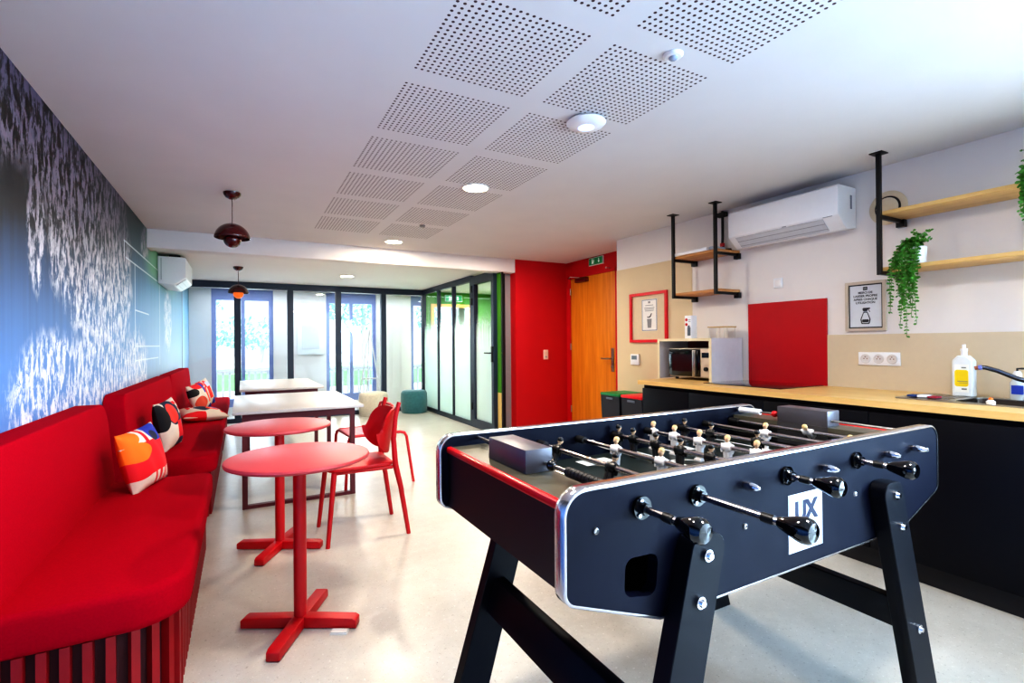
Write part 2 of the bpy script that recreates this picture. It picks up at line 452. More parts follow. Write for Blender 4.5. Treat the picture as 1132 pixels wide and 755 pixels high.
# back glazed partition, one window per bay
gl = glass_mat('clear_glass', (248, 250, 251))
mull = [-.71, -.05, .70, 1.446, 2.208, 2.957]
for i in range(5):
    a, b_ = mull[i], mull[i+1]
    w = struct(bpy.data.objects.new('window_%d' % (i+1), None)); COL.objects.link(w)
    w.location = ((a+b_)/2, YW, 0); WORLD[w.name] = w.location.copy()
    hw = .045
    l0 = XL if i == 0 else a-hw+.0
    B().box((l0, YW-.04, 2.085), (b_-hw, YW+.04, 2.185)).box((l0, YW-.04, 0), (b_-hw, YW+.04, .07)).box((l0, YW-.035, .07), (a+hw if i else XL+.002, YW+.035, 2.085)).box((b_-hw, YW-.04, 0), (b_-.0455 if i < 4 else b_+.03, YW+.04, 2.185)).build('frame', frame_metal, w)
    B().box((l0+.03, YW-.006, .07), (b_-hw+.001, YW+.006, 2.085)).build('pane', gl, w)

# side glazed partition with a frosted film, and its door
fr = frosted_mat('frosted_glass')
ys = [8.76, 7.98, 7.3, 6.6]
for i in range(3):
    y1, y0 = ys[i], ys[i+1]
    w = struct(bpy.data.objects.new('window_%d' % (i+6), None)); COL.objects.link(w)
    w.location = (2.957, (y0+y1)/2, 0); WORLD[w.name] = w.location.copy()
    B().box((2.925, y0+.04, 2.10), (2.985, y1, 2.185)).box((2.925, y0+.04, 0), (2.985, y1, .07)).box((2.925, y0, 0), (2.985, y0+.04, 2.185)).build('frame', frame_metal, w)
    B().box((2.951, y0+.04, .07), (2.963, y1, 2.10)).build('pane', fr, w)
d1 = bpy.data.objects.new('door_1', None); COL.objects.link(d1); d1.location = (2.957, 6.57, 0); WORLD['door_1'] = d1.location.copy()
struct(d1, 'dark framed glass door with frosted lower half')
B().box((2.92, 6.48, 0), (2.985, 6.585, 2.16)).box((2.92, 5.86, 0), (2.985, 5.93, 2.16)).box((2.92, 5.93, 2.04), (2.985, 6.48, 2.16)).box((2.92, 5.93, 0), (2.985, 6.48, .12)).build('frame', frame_metal, d1)
B().box((2.951, 5.93, .12), (2.963, 6.48, 2.04)).build('pane', fr, d1)
for zz in (.25, 1.75, 1.93): B().box((2.905, 6.54, zz), (2.925, 6.585, zz+.1), bev=.003).build('hinge', black_metal, d1)
B().box((2.905, 5.88, .95), (2.922, 5.915, 1.16), bev=.003).tube([(2.915, 5.895, 1.07), (2.87, 5.895, 1.07), (2.865, 5.91, 1.07), (2.865, 6.03, 1.07)], .009).build('handle', black_metal, d1)
B().tube([(2.99, 5.895, 1.07), (3.03, 5.895, 1.07), (3.03, 5.80, 1.07)], .009).build('handle', M('brass', (214, 170, 60), .3, 1), d1)
struct(B().box((2.975, 5.71, 0), (2.995, 5.74, HL)).box((3.06, 5.84, 0), (3.085, 5.93, HL)).build('trim_4', black_metal), 'black door jamb')
struct(B().box((2.975, 5.765, .55), (2.985, 5.858, HL)).build('trim_5', green_wall), 'green strip beside the glass door')
struct(B().box((2.975, 5.765, 0), (2.985, 5.858, .55)).build('trim_6', M('cream_strip', (226, 200, 130), .6)), 'cream strip beside the glass door')

# outer wall and windows
ops = [(-.45, .508), (1.409, 2.348), (3.05, 4.0)]
ow = B(); xs = [XL-.15]+[v for o in ops for v in o]+[5.2]
for i in range(0, len(xs), 2): ow.box((xs[i], YO, 0), (xs[i+1], YO+.25, HL))
for a, b_ in ops: ow.box((a, YO, 0), (b_, YO+.25, .12))
struct(ow.build('wall_outer', M('outer_white', (226, 226, 226), .8, var=.02)), 'white outer wall between the tall windows')
blue_frame = M('blue_grey_frame', (136, 152, 200), .5)
for i, (a, b_) in enumerate(ops):
    w = struct(bpy.data.objects.new('window_%d' % (i+9), None)); COL.objects.link(w); w.location = ((a+b_)/2, YO+.1, 0); WORLD[w.name] = w.location.copy()
    B().box((a, YO+.06, .12), (a+.07, YO+.14, HL)).box((b_-.07, YO+.06, .12), (b_, YO+.14, HL)).box((a+.07, YO+.06, 1.99), (b_-.07, YO+.14, HL)).box((a+.07, YO+.06, .12), (b_-.07, YO+.14, .26)).box(((a+b_)/2-.03, YO+.07, .26), ((a+b_)/2+.03, YO+.13, 1.99)).build('frame', blue_frame, w)
    B().box((a+.07, YO+.095, .26), (b_-.07, YO+.105, 1.99)).build('pane', gl, w)

# ------------------------------------------------------------------ outside
struct(B().box((-25, YO+.25, -.12), (30, 70, -.02)).build('ground', M('paving', (214, 216, 212), .9)), 'pale paving outside the windows')
tag(B().box((-25, 15.2, -.03), (30, 19, .42)).build('lawn', M('lawn_green', (130, 190, 130), .9, var=.3, vscale=3), at=(0, 17, 0)), 'strip of bright green lawn beyond the fence', 'lawn')['kind'] = 'structure'
fence = thing('railing', 'white upright bar railing outside the tall windows', 'railing', (1.5, 12, 0))
fb = B()
for k in range(70): fb.box((-2.4+k*.12, 11.98, .05), (-2.36+k*.12, 12.02, .62))
fb.build('bars', M('railing_paint', (150, 150, 156), .6), fence)
B().box((-2.5, 11.97, .62), (6.1, 12.03, .67)).box((-2.5, 11.98, 0), (6.1, 12.02, .05)).build('rail', M('railing_paint', (150, 150, 156), .6), fence)
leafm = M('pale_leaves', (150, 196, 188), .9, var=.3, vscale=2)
for k, (tx, ty, th, tr, lb) in enumerate(((-3.2, 30, 6.5, 2.6, 'pale tall tree outside, seen behind the pendant lamp'), (1.2, 36, 3.2, 4.2, 'broad low pale tree outside, behind the middle mullion'), (6.8, 32, 7.0, 2.5, 'pale tree outside the middle window'), (13.5, 34, 5.5, 2.8, 'pale tree outside the window next to the frosted glass'))):
    t = thing('tree', lb, 'tree', (tx, ty, 0))
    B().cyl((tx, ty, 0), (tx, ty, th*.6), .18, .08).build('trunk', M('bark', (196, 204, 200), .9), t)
    cb = B()
    for j in range(900):
        a = random.uniform(0, 2*PI); q = random.random()**.5; ph = random.uniform(-1, 1)
        c = Vector((tx+tr*q*math.cos(a)*(1-.5*ph*ph)**.5, ty+tr*q*math.sin(a)*.6, th*.62+th*.36*ph*(1-.3*q)))
        u = Vector((random.uniform(-1, 1), random.uniform(-1, 1), random.uniform(-1, 1))).normalized(); v = u.orthogonal().normalized(); sz = random.uniform(.08, .24)
        cb.add([c+u*sz, c+v*sz*.6, c-u*sz, c-v*sz*.6], [(0, 1, 2, 3)])
    o = cb.build('crown', leafm, t); o['kind'] = 'stuff'

# ------------------------------------------------------------------ sofas
def sofa(y0, y1, label, near_r=.16):
    t = thing('bench_sofa', label, 'sofa', (-.45, (y0+y1)/2, 0), group='red bench sofas along the mural wall')
    out = rpoly([(-.72, y0), (-.155, y0), (-.155, y1), (-.72, y1)], [.0, near_r, .05, .0], 8)
    B().prism(out, .315, .445, 'xy', bev=.028, seg=4).build('seat_cushion', red_fabric, t, angle=60)
    prof = rpoly([(-.615, .32), (-.655, .885), (-.765, .885), (-.765, .32)], [.01, .045, .02, .01], 6)
    bk = bmesh.new()
    # backrest: rounded upper corners seen from the front
    fo = rpoly([(y0-.02, .325), (y1, .325), (y1, .89), (y0-.02, .89)], [.01, .01, .12, .10], 8)
    n = len(fo)
    def xf(z): return -.610-.05*(z-.32)/.57
    v0 = [bk.verts.new((xf(z), y, z)) for y, z in fo]; v1 = [bk.verts.new((-.765, y, z)) for y, z in fo]
    bk.faces.new(v0); bk.faces.new(v1[::-1])
    for i in range(n): bk.faces.new([v0[i], v1[i], v1[(i+1) % n], v0[(i+1) % n]])
    bmesh.ops.recalc_face_normals(bk, faces=bk.faces[:])
    es = [e for e in bk.edges if abs(e.calc_face_angle(0)) > .9 and (e.verts[0] in v0) and (e.verts[1] in v0)]
    bmesh.ops.bevel(bk, geom=es, offset=.065, segments=6, profile=.5, affect='EDGES', clamp_overlap=True)
    b = B(); b.merge(bk); b.build('backrest', red_fabric, t, angle=60)
    # slatted base: dark carcass with upright battens
    base = rpoly([(-.74, y0+.035), (-.215, y0+.035), (-.215, y1-.02), (-.74, y1-.02)], [0, near_r, .04, 0], 8)
    B().prism(base, .0, .315, 'xy').build('base', M('sofa_base', (60, 2, 10), .7), t)
    sl = B(); L = []
    for i in range(len(base)-1): L.append((Vector(base[i]), Vector(base[i+1])))
    pos = .02; pitch = .052; acc = 0
    for a, c in L:
        ln = (c-a).length
        if ln < 1e-6: continue
        d = (c-a)/ln; nrm = Vector((d.y, -d.x))
        while pos < acc+ln:
            p = a+d*(pos-acc)
            if p.x > -.735:
                q = [p-d*.012, p+d*.012, p+d*.012+nrm*.026, p-d*.012+nrm*.026]
                sl.prism([tuple(v) for v in q], .004, .318, 'xy')
            pos += pitch
        acc += ln
    sl.build('slats', red_slat, t)
    return t
sofa(1.90, 3.50, 'red fabric bench sofa with slatted base, the one holding only the orange and blue cushion')
sofa(3.97, 6.36, 'red bench sofa in the middle of the row, with an upright and a flat cushion')
sofa(6.38, 8.45, 'red bench sofa next to the windows, with two cushions propped together')

# ------------------------------------------------------------------ cushions
CR, RD, NV, BL, OR, BK = (226, 214, 200), (224, 22, 40), (22, 34, 66), (40, 58, 170), (250, 120, 24), (20, 20, 26)
def cushion(label, loc, rot, mat, s=.36, th=.13):
    b = B(); N = 22; vs = []; fs = []
    for side in (1, -1):
        for i in range(N+1):
            for j in range(N+1):
                u = -1+2*i/N; v = -1+2*j/N
                k = max(0, (1-abs(u)**2.6))*max(0, (1-abs(v)**2.6))
                pin = 1-.07*(1-abs(u)**2)*abs(v)**3 if False else 1
                xx = u*s/2*(1-.06*(1-v*v)*abs(u)); yy = v*s/2*(1-.06*(1-u*u)*abs(v))
                wr = .004*math.sin(9*u+3*v)*k
                vs.append((xx, yy, side*(th/2*k**.55+.002)+wr))
    def ix(sd, i, j): return sd*(N+1)**2+i*(N+1)+j
    for sd in (0, 1):
        for i in range(N):
            for j in range(N):
                q = (ix(sd, i, j), ix(sd, i+1, j), ix(sd, i+1, j+1), ix(sd, i, j+1)); fs.append(q if sd == 0 else q[::-1])
    rim = [(i, 0) for i in range(N)]+[(N, j) for j in range(N)]+[(i, N) for i in range(N, 0, -1)]+[(0, j) for j in range(N, 0, -1)]
    for a, c in zip(rim, rim[1:]+rim[:1]): fs.append((ix(0, *a), ix(1, *a), ix(1, *c), ix(0, *c)))
    b.add(vs, fs)
    o = b.build('cushion', mat, angle=75); o.location = loc; o.rotation_euler = rot
    return tag(o, label, 'cushion', 'patterned cushions on the red sofas')
c1m = shapes_mat('cushion_print_a', CR, [('b', 0, .0, .145, .085, RD), ('e', -.115, -.03, .10, .065, RD), ('e', -.13, .13, .075, .045, OR), ('e', -.10, .045, .085, .05, OR), ('e', .085, .125, .075, .055, BL), ('e', .06, .10, .03, .03, NV), ('b', -.02, .12, .012, .04, RD), ('b', -.015, -.12, .011, .06, RD), ('b', .03, -.12, .010, .06, RD), ('b', .07, -.12, .010, .06, RD), ('b', .108, -.12, .009, .06, RD), ('e', .18, -.11, .045, .09, NV)])
c2m = shapes_mat('cushion_print_b', CR, [('e', -.02, .09, .11, .10, NV), ('b', .06, -.03, .06, .09, NV), ('e', -.04, .08, .075, .075, (230, 50, 40)), ('e', -.16, .07, .06, .10, BK), ('b', .05, -.07, .055, .085, RD), ('e', .03, -.16, .10, .05, NV), ('b', .08, .145, .03, .012, RD), ('b', .12, .10, .025, .012, RD)])
c3m = shapes_mat('cushion_print_c', CR, [('e', .0, .0, .085, .10, NV), ('e', .085, -.03, .06, .055, (240, 60, 34)), ('b', -.12, .05, .014, .07, RD), ('b', -.08, .07, .014, .07, RD), ('e', .09, .12, .06, .05, RD), ('e', .15, .06, .05, .05, BL), ('b', .17, -.10, .03, .04, RD), ('b', -.1, -.16, .1, .03, RD)])
c4m = shapes_mat('cushion_print_d', CR, [('e', .0, .14, .12, .05, RD), ('e', -.13, .07, .08, .045, BK), ('b', .10, .0, .035, .09, (236, 60, 40)), ('e', -.06, -.07, .09, .08, (214, 84, 60)), ('e', .11, -.15, .06, .04, BL), ('b', .05, .09, .02, .06, BL)])
c5m = shapes_mat('cushion_print_e', CR, [('e', -.03, .12, .10, .055, RD), ('e', -.13, .11, .05, .04, BK), ('b', .05, .0, .045, .08, (236, 50, 40)), ('e', .10, -.13, .06, .045, BL), ('b', .07, .10, .05, .03, (190, 200, 225))])
cushion('square cushion with orange, blue and red shapes at the end of the nearest sofa', (-.47, 3.30, .60), (R(77), R(-4), R(71)), c1m, .33)
cushion('upright cushion with a dark blue arch, leaning at the near end of the middle sofa', (-.48, 4.45, .62), (R(80), R(-3), R(79)), c2m, .36)
cushion('cushion lying flat on the middle sofa, dark blue and orange spots on cream', (-.36, 5.95, .505), (R(4), R(3), R(18)), c3m, .40)
cushion('propped cushion with a black spot, front one of the pair near the windows', (-.44, 6.85, .60), (R(74), R(-8), R(66)), c4m, .33)
cushion('propped red and blue cushion, rear one of the pair near the windows', (-.42, 7.3, .60), (R(74), R(-10), R(66)), c5m, .34)

# ------------------------------------------------------------------ round tables
def round_table(x, y, label, rot):
    t = thing('round_table', label, 'table', (x, y, 0), rot, 'round red pedestal tables', world=False)
    B().lathe([(.0, .708), (.272, .708), (.284, .713), (.287, .72), (.284, .728), (.272, .732), (.0, .732)], 56).build('table_top', M('table_laminate', (190, 70, 76), .42, var=.03), t)
    B().cyl((0, 0, .05), (0, 0, .70), .026).lathe([(.0, .695), (.09, .695), (.09, .708), (0, .708)], 24).build('column', red_paint, t)
    for k in range(4):
        m = Matrix.Rotation(k*PI/2, 4, 'Z'); b = B()
        b.prism(rpoly([(.0, 0.004), (.245, .004), (.245, .035), (.23, .045), (0, .05)], 0), -.026, .026, 'xz', bev=.003, mat=m)
        b.build('foot_bar', red_paint, t)
    return t
round_table(.215, 2.30, 'round red pedestal table closest to the nearest red sofa, paper wedge under its foot', R(-29))
round_table(.195, 3.24, 'round red pedestal table partly behind the first one, before the long table', R(-29))
tag(B().box((-.035, -.016, 0), (.035, .016, .004)).box((-.033, -.014, .004), (.033, .015, .009)).build('folded_paper_wedge', M('paper', (224, 222, 214), .8), at=(0, 0, 0)), 'small folded paper wedge under the round table foot', 'paper wedge').location = (.352, 2.168, 0)
bpy.data.objects['folded_paper_wedge'].rotation_euler = (0, 0, R(-29))

# ------------------------------------------------------------------ long tables
def long_table(x0, x1, y0, y1, h, label):
    cx, cy = (x0+x1)/2, (y0+y1)/2
    t = thing('long_table', label, 'table', (cx, cy, 0), 0, 'long pale tables in a row')
    B().box((x0, y0, h-.022), (x1, y1, h), bev=.003).build('table_top', M('table_white', (196, 190, 186), .35, var=.03), t)
    mr = M('burgundy_metal', (96, 30, 38), .45)
    B().box((x0+.06, y0+.06, h-.075), (x1-.06, y0+.09, h-.022)).box((x0+.06, y1-.09, h-.075), (x1-.06, y1-.06, h-.022)).box((x0+.06, y0+.09, h-.075), (x0+.09, y1-.09, h-.022)).box((x1-.09, y0+.09, h-.075), (x1-.06, y1-.09, h-.022)).build('apron', mr, t)
    for yy in (y0+.06, y1-.10):
        B().box((x0+.06, yy, .0), (x0+.095, yy+.04, h-.075)).box((x1-.095, yy, 0), (x1-.06, yy+.04, h-.075)).box((x0+.095, yy, 0), (x1-.095, yy+.04, .025)).build('leg_frame', mr, t)
    return t
long_table(-.06, .86, 4.06, 5.45, .72, 'long pale table with burgundy frame, directly behind the round tables')
long_table(-.02, .82, 5.95, 7.55, .73, 'long pale table with burgundy frame, the farther one near the windows')

# ------------------------------------------------------------------ red cafe chair
def cafe_chair(loc, rz):
    t = thing('cafe_chair', 'red chair with curved oval backrest, pulled up to the near round table', 'chair', loc, rz, world=False)
    # faces local -X
    seat = rpoly([(-.21, -.20), (.19, -.175), (.19, .175), (-.21, .20)], [.06, .05, .05, .06], 6)
    B().prism(seat, .435, .458, 'xy', bev=.006).build('seat', red_paint, t)
    for sy in (-1, 1):
        B().tube([(-.17, sy*.165, .44), (-.215, sy*.20, 0)], [.0165, .012], 12).build('leg', red_paint, t)
        B().tube([(.27, sy*.205, 0), (.225, sy*.19, .30), (.195, sy*.18, .44), (.185, sy*.178, .60), (.20, sy*.175, .74), (.225, sy*.168, .83)], [.013, .016, .018, .0155, .014, .013], 12).build('leg', red_paint, t)
        B().tube([(-.16, sy*.165, .425), (.18, sy*.17, .425)], .011, 10).build('side_rail', red_paint, t)
    # curved oval back shell
    b = B(); NU, NV_ = 36, 14; vs = []; fs = []; cx = -.005; rad = .23
    for side in (0, 1):
        for i in range(NU+1):
            u = math.sin(PI/2*(-1+2*i/NU)); ph = u*R(62)
            hh = .138*(max(0, 1-(max(0, abs(u)-.46)/.54)**2))**.5
            for j in range(NV_+1):
                v = -1+2*j/NV_
                r_ = rad-side*.012
                vs.append((cx-.01+r_*math.cos(ph)+.02*v, r_*math.sin(ph), .645+hh*v))
    def ix(s, i, j): return s*(NU+1)*(NV_+1)+i*(NV_+1)+j
    for s in (0, 1):
        for i in range(NU):
            for j in range(NV_):
                q = (ix(s, i, j), ix(s, i+1, j), ix(s, i+1, j+1), ix(s, i, j+1)); fs.append(q if s == 0 else q[::-1])
    for i in range(NU):
        for j in (0, NV_): fs.append((ix(0, i, j), ix(0, i+1, j), ix(1, i+1, j), ix(1, i, j)))
    b.add(vs, fs); bmesh.ops.remove_doubles(b.bm, verts=b.bm.verts[:], dist=2e-4)
    b.build('backrest', red_paint, t, angle=50)
    return t
cafe_chair((.655, 3.29, 0), R(0))

# metal slatted chair at the long table (faces -X)
t = thing('metal_chair', 'red tube metal chair with slatted seat, beside the long table', 'chair', (1.03, 4.42, 0), R(4), world=False)
mp = M('red_tube', (206, 30, 40), .4)
sb = B()
for k in range(7): sb.box((-.27, -.19+k*.058, .442), (.15, -.19+k*.058+.035, .452), bev=.003)
sb.build('seat', M('pink_slat', (214, 120, 130), .35), t)
for sy in (-.21, .21):
    B().tube([(-.31, sy, 0), (-.285, sy, .40), (-.275, sy, .43), (-.25, sy, .445), (.15, sy, .445), (.19, sy, .435), (.21, sy, .40), (.27, sy, 0)], .0125, 10).build('leg_loop', mp, t)
B().tube([(.08, -.20, .445), (.09, -.20, .58), (.10, -.19, .63), (.103, -.16, .665), (.105, -.10, .675), (.105, .10, .675), (.103, .16, .665), (.10, .19, .63), (.09, .20, .58), (.08, .20, .445)], .0125, 10).build('back_hoop', mp, t)
B().box((.090, -.19, .59), (.098, .19, .635), bev=.003).build('backrest', mp, t)
B().tube([(-.26, -.21, .44), (-.26, .21, .44)], .011).build('cross_bar', mp, t)
B().tube([(.14, -.21, .44), (.14, .21, .44)], .011).build('cross_bar', mp, t)

# ------------------------------------------------------------------ poufs
def pouf(x, y, r, h, m, label):
    o = B().lathe([(0, 0), (r*.93, 0), (r, .03), (r*1.03, h*.5), (r, h-.05), (r*.93, h-.012), (r*.8, h), (0, h+.004)], 40).build('pouf', m, at=(0, 0, 0), angle=60); o.location = (x, y, 0)
    return tag(o, label, 'pouf')
pouf(2.66, 8.49, .225, .385, M('teal_velvet', (62, 116, 122), .9, var=.25, vscale=25, sheen=.4), 'round teal pouf in the corner by the glass walls')
pouf(1.96, 8.50, .235, .39, M('cream_boucle', (206, 198, 180), .95, var=.2, vscale=40, bump=.5, bscale=90), 'round cream pouf standing behind the chairs by the windows')

# behind the back glass: framed sheet modelled in place of a reflection, and a white easel
t = thing('print_reflection', 'pale framed shape on the outer wall, modelled for a reflection in the glass', 'picture', (1.1, YO-.02, 1.05))
B().box((.90, YO-.02, 1.02), (1.36, YO-.001, 1.66), bev=.004).build('frame', M('pale_frame', (232, 240, 242), .5), t)
B().box((.98, YO-.024, 1.12), (1.28, YO-.02, 1.56)).build('sheet', M('grey_sheet', (206, 214, 220), .6), t)
t = thing('easel', 'thin white folding easel standing behind the back glass', 'easel', (2.05, 9.4, 0))
for a, c in (((1.85, 9.3, 0), (2.1, 9.42, 1.5)), ((2.32, 9.3, 0), (2.1, 9.42, 1.5)), ((2.1, 9.7, 0), (2.1, 9.42, 1.5))):
    B().tube([a, c], .013, 8).build('leg', white_plastic, t)
B().box((1.93, 9.32, .55), (2.26, 9.35, .58)).build('tray', white_plastic, t)

# ------------------------------------------------------------------ pendant lamps
burg = M('burgundy_lacquer', (74, 12, 14), .22, coat=.4)
copper = M('copper_inside', (220, 120, 70), .3, .6)
def pendant(x, y, zc, label, lit):
    t = thing('pendant_lamp', label, 'lamp', (x, y, zc), group='dark red dome pendant lamps', world=True)
    dz = zc-2.3
    B().lathe([(0, 2.3), (.058, 2.298), (.055, 2.283), (.042, 2.264), (.02, 2.252), (0, 2.25)], 28, mat=Matrix.Translation((x, y, dz))).build('ceiling_cup', burg, t)
    B().cyl((x, y, 2.07+dz), (x, y, 2.255+dz), .0035, seg=8).build('cord', M('grey_cord', (90, 70, 66), .6), t)
    pr = [(.012, .115)]+[(.116*math.sin(a), .0+.115*math.cos(a)) for a in [R(v) for v in range(8, 92, 7)]]
    inn = [(r-.003, z-.003) for r, z in reversed(pr)]
    b = B(); b.lathe(pr+inn, 40, mat=Matrix.Translation((x, y, 1.963+dz))); b.build('shade', burg, t, angle=60)
    pr2 = [(.003, .05)]+[(.058*math.sin(a), -.002-.058*math.cos(a)) for a in [R(v) for v in range(100, -2, -8)]]
    B().lathe(pr2, 32, mat=Matrix.Translation((x, y, 1.963+dz))).build('ball_shade', burg if not lit else M('burgundy_lit', (150, 50, 24), .3, emit=.6, ecol=(255, 120, 40)), t, angle=60)
    if lit:
        B().ball((x, y, 1.985+dz), .022, mi=0).build('bulb', M('warm_bulb', (255, 220, 170), .5, emit=30, ecol=(255, 200, 130)), t)
    return t
pendant(-.052, 4.095, H, 'dark red dome pendant lamp under the higher ceiling, before the beam', False)
pendant(-.028, 7.10, HL, 'smaller looking lit pendant lamp before the back windows', True)

# ------------------------------------------------------------------ ceiling fittings
def downlight(x, y, zc, label):
    t = thing('downlight', label, 'downlight', (x, y, zc-.008), group='round recessed ceiling lights')
    B().lathe([(.084, zc-.001), (.098, zc-.001), (.098, zc-.006), (.086, zc-.009), (.084, zc-.006)], 36, mat=Matrix.Translation((x, y, 0))).build('ring', white_plastic, t)
    B().lathe([(0, zc-.006), (.085, zc-.006), (.085, zc-.001), (0, zc-.001)], 36, mat=Matrix.Translation((x, y, 0))).build('diffuser', M('light_disc', (255, 244, 220), .5, emit=14, ecol=(255, 240, 210)), t)
    la = bpy.data.lights.new('downlight_lamp', 'AREA'); la.shape = 'DISK'; la.size = .12; la.energy = 20; la.color = (1, .88, .70)
    lo = bpy.data.objects.new('downlight_lamp', la); COL.objects.link(lo); lo.location = (x, y, zc-.012)
downlight(1.457, 3.19, H, 'bright recessed downlight among the perforated panels')
downlight(1.44, 5.27, H, 'bright recessed downlight close to the ceiling beam')
downlight(1.34, 7.39, HL, 'recessed downlight in the lower ceiling by the windows')
t = thing('access_point', 'white disc shaped network device on the perforated ceiling', 'access point', (1.506, 1.975, H-.04))
B().lathe([(0, H-.036), (.045, H-.036), (.085, H-.028), (.098, H-.014), (.09, H-.004), (.07, H-.001), (0, H-.001)], 40, mat=Matrix.Translation((1.506, 1.975, 0))).build('body', white_plastic, t, angle=60)
B().lathe([(.034, H-.0375), (.040, H-.0375), (.040, H-.035), (.034, H-.035)], 32, mat=Matrix.Translation((1.506, 1.975, 0))).build('light_ring', M('led_ring', (170, 200, 255), .4, emit=1.2), t)
t = thing('motion_sensor', 'small white round motion sensor between two perforated panels', 'sensor', (1.458, 1.365, H-.02))
B().lathe([(0, H-.012), (.03, H-.012), (.038, H-.004), (.038, H-.001), (0, H-.001)], 28, mat=Matrix.Translation((1.458, 1.365, 0))).build('housing', white_plastic, t)
B().ball((1.458, 1.365, H-.013), .017, (1, 1, .7)).build('lens', M('lens_grey', (150, 160, 178), .25), t)
tag(B().lathe([(0, H-.02), (.02, H-.02), (.028, H-.001), (0, H-.001)], 20, mat=Matrix.Translation((1.481, 4.43, 0))).build('sprinkler', M('sensor_grey', (130, 120, 112), .4), at=(1.481, 4.43, H)), 'tiny grey ceiling detector between the last perforated panels', 'detector')

# ------------------------------------------------------------------ wall air conditioners
def aircon(label, x_wall, d, y0, y1, z0, z1, sgn):
    """sgn -1: hangs on the right wall and sticks out to -X"""
    t = thing('air_conditioner', label, 'air conditioner', (x_wall, (y0+y1)/2, z0), group='white wall mounted air conditioners')
    def X(v): return x_wall+sgn*v
    hh = z1-z0
    prof = [(X(0.003), z0+.015), (X(d*.55), z0), (X(d*.82), z0+.05), (X(d), z0+.085), (X(d), z1-.01), (X(d*.96), z1), (X(.003), z1)]
    B().prism(rpoly(prof, [.005, .03, .02, .02, .012, .01, .005], 5), y0, y1, 'xz', bev=.005).build('housing', white_plastic, t)
    a = Vector((X(d*.56), z0-.001)); c = Vector((X(d*.97), z0+.078)); dr = (c-a).normalized(); nn = Vector((-dr.y, dr.x)); nn = nn if nn.y < 0 else -nn
    q = [a+nn*.002+dr*.012, c+nn*.002-dr*.004, c+nn*.006-dr*.004, a+nn*.006+dr*.012]
    B().prism([tuple(v) for v in q], y0+.10, y1-.06, 'xz').build('louvre', M('louvre_grey', (196, 198, 204), .4), t)
    lb = B()
    for k in (.25, .62):
        p = a+(c-a)*k
        lb.prism([tuple(p+nn*.006), tuple(p+dr*.004+nn*.006), tuple(p+dr*.004+nn*.0075), tuple(p+nn*.0075)], y0+.10, y1-.06, 'xz')
    lb.build('slot', grey_plastic, t)
    return t, X
ac, AX = aircon('long white air conditioner on the kitchen wall between the shelf units', XR, .217, 1.785, 2.60, 1.925, 2.205, -1)
B().box((AX(.2165), 2.13, 1.999), (AX(.2185), 2.16, 2.005)).build('badge', grey_plastic, ac)
B().box((AX(.2165), 1.82, 2.003), (AX(.2185), 1.88, 2.007)).build('badge', grey_plastic, ac)
B().box((XR-.075, 1.7835, 2.06), (XR-.055, 1.7855, 2.15)).build('side_sticker', M('sticker', (120, 126, 136), .5), ac)
B().box((XR-.05, 2.76, 2.24), (XR-.01, 2.84, 2.28), bev=.006).build('end_cap', M('joint_black', (26, 22, 22), .6), ac)
B().tube([(XR-.03, 2.80, 2.29), (XR-.03, 2.80, 2.08), (XR-.035, 2.80, 2.0), (XR-.05, 2.77, 1.96), (XR-.06, 2.70, 1.95)], .011).build('pipe', M('joint_black', (26, 22, 22), .6), ac)
B().cyl((XR-.034, 2.80, 1.99), (XR-.034, 2.80, 2.02), .019).build('pipe_clip', red_paint, ac)
ac2, AX2 = aircon('boxy white air conditioner at the far end of the mural wall', XL, .25, 6.36, 7.15, 1.85, 2.15, 1)
B().box((AX2(.03), 6.352, 1.9), (AX2(.035), 6.36, 2.13)).build('side_seam', grey_plastic, ac2)
B().box((AX2(.10), 6.38, 2.15), (AX2(.2), 7.1, 2.17)).build('top_gap_shade', black_matte, ac2)  # black strip put in for the shaded gap above the housing

# ------------------------------------------------------------------ kitchen
CF, CT = 2.90, .885           # cabinet front, counter top
cab_dark = M('cabinet_black', (11, 12, 20), .45, var=.08, spec=.2)
ends = [3.08, 2.60, 2.0, 1.4, .8, .2, -.4]
clabs = ['black base cabinet at the far end under the microwave niche', 'black base cabinet under the dark glass hob', 'black base cabinet between the hob and the sink, behind the football table', 'black base cabinet below the sink, cut by the photo edge', 'black base cabinet just past the one below the sink', 'black base cabinet at the end of the worktop beyond the tap']
for i in range(6):
    y1, y0 = ends[i], ends[i+1]
    t = thing('base_cabinet', clabs[i], 'cabinet', ((CF+XR)/2, (y0+y1)/2, .1), group='black kitchen base cabinets')
    B().box((CF+.02, y0+.001, .10), (XR-.002, y1-.001, CT-.033-.002)).build('carcass', cab_dark, t)
    B().box((CF, y0+.002, .105), (CF+.019, y1-.002, CT-.033-.03), bev=.0015).build('door', cab_dark, t)
tag(B().box((CF+.04, -.4, 0), (CF+.055, 3.08, .10)).build('plinth', M('plinth_black', (20, 20, 24), .5), at=(CF+.047, 1.3, 0)), 'low black plinth board under the kitchen cabinets', 'plinth')
wt = B(); wt.merge(curve_mesh([[(CF-.022, -.4), (XR-.002, -.4), (XR-.002, 3.11), (CF-.022, 3.11)], [(3.128, .655), (3.432, .655), (3.432, 1.135), (3.128, 1.135)]], .033), mat=Matrix.Translation((0, 0, CT-.0165)))
tag(wt.build('worktop', oak, at=(3.23, 1.3, CT-.033), smooth=False), 'long oak worktop along the kitchen wall', 'worktop')
tag(B().box((XR-.012, 1.975, CT), (XR-.003, 2.582, 1.494)).build('splashback', M('red_panel', (186, 0, 20), .35, var=.02), at=(XR-.006, 2.28, CT)), 'tall red splash panel behind the hob', 'panel')
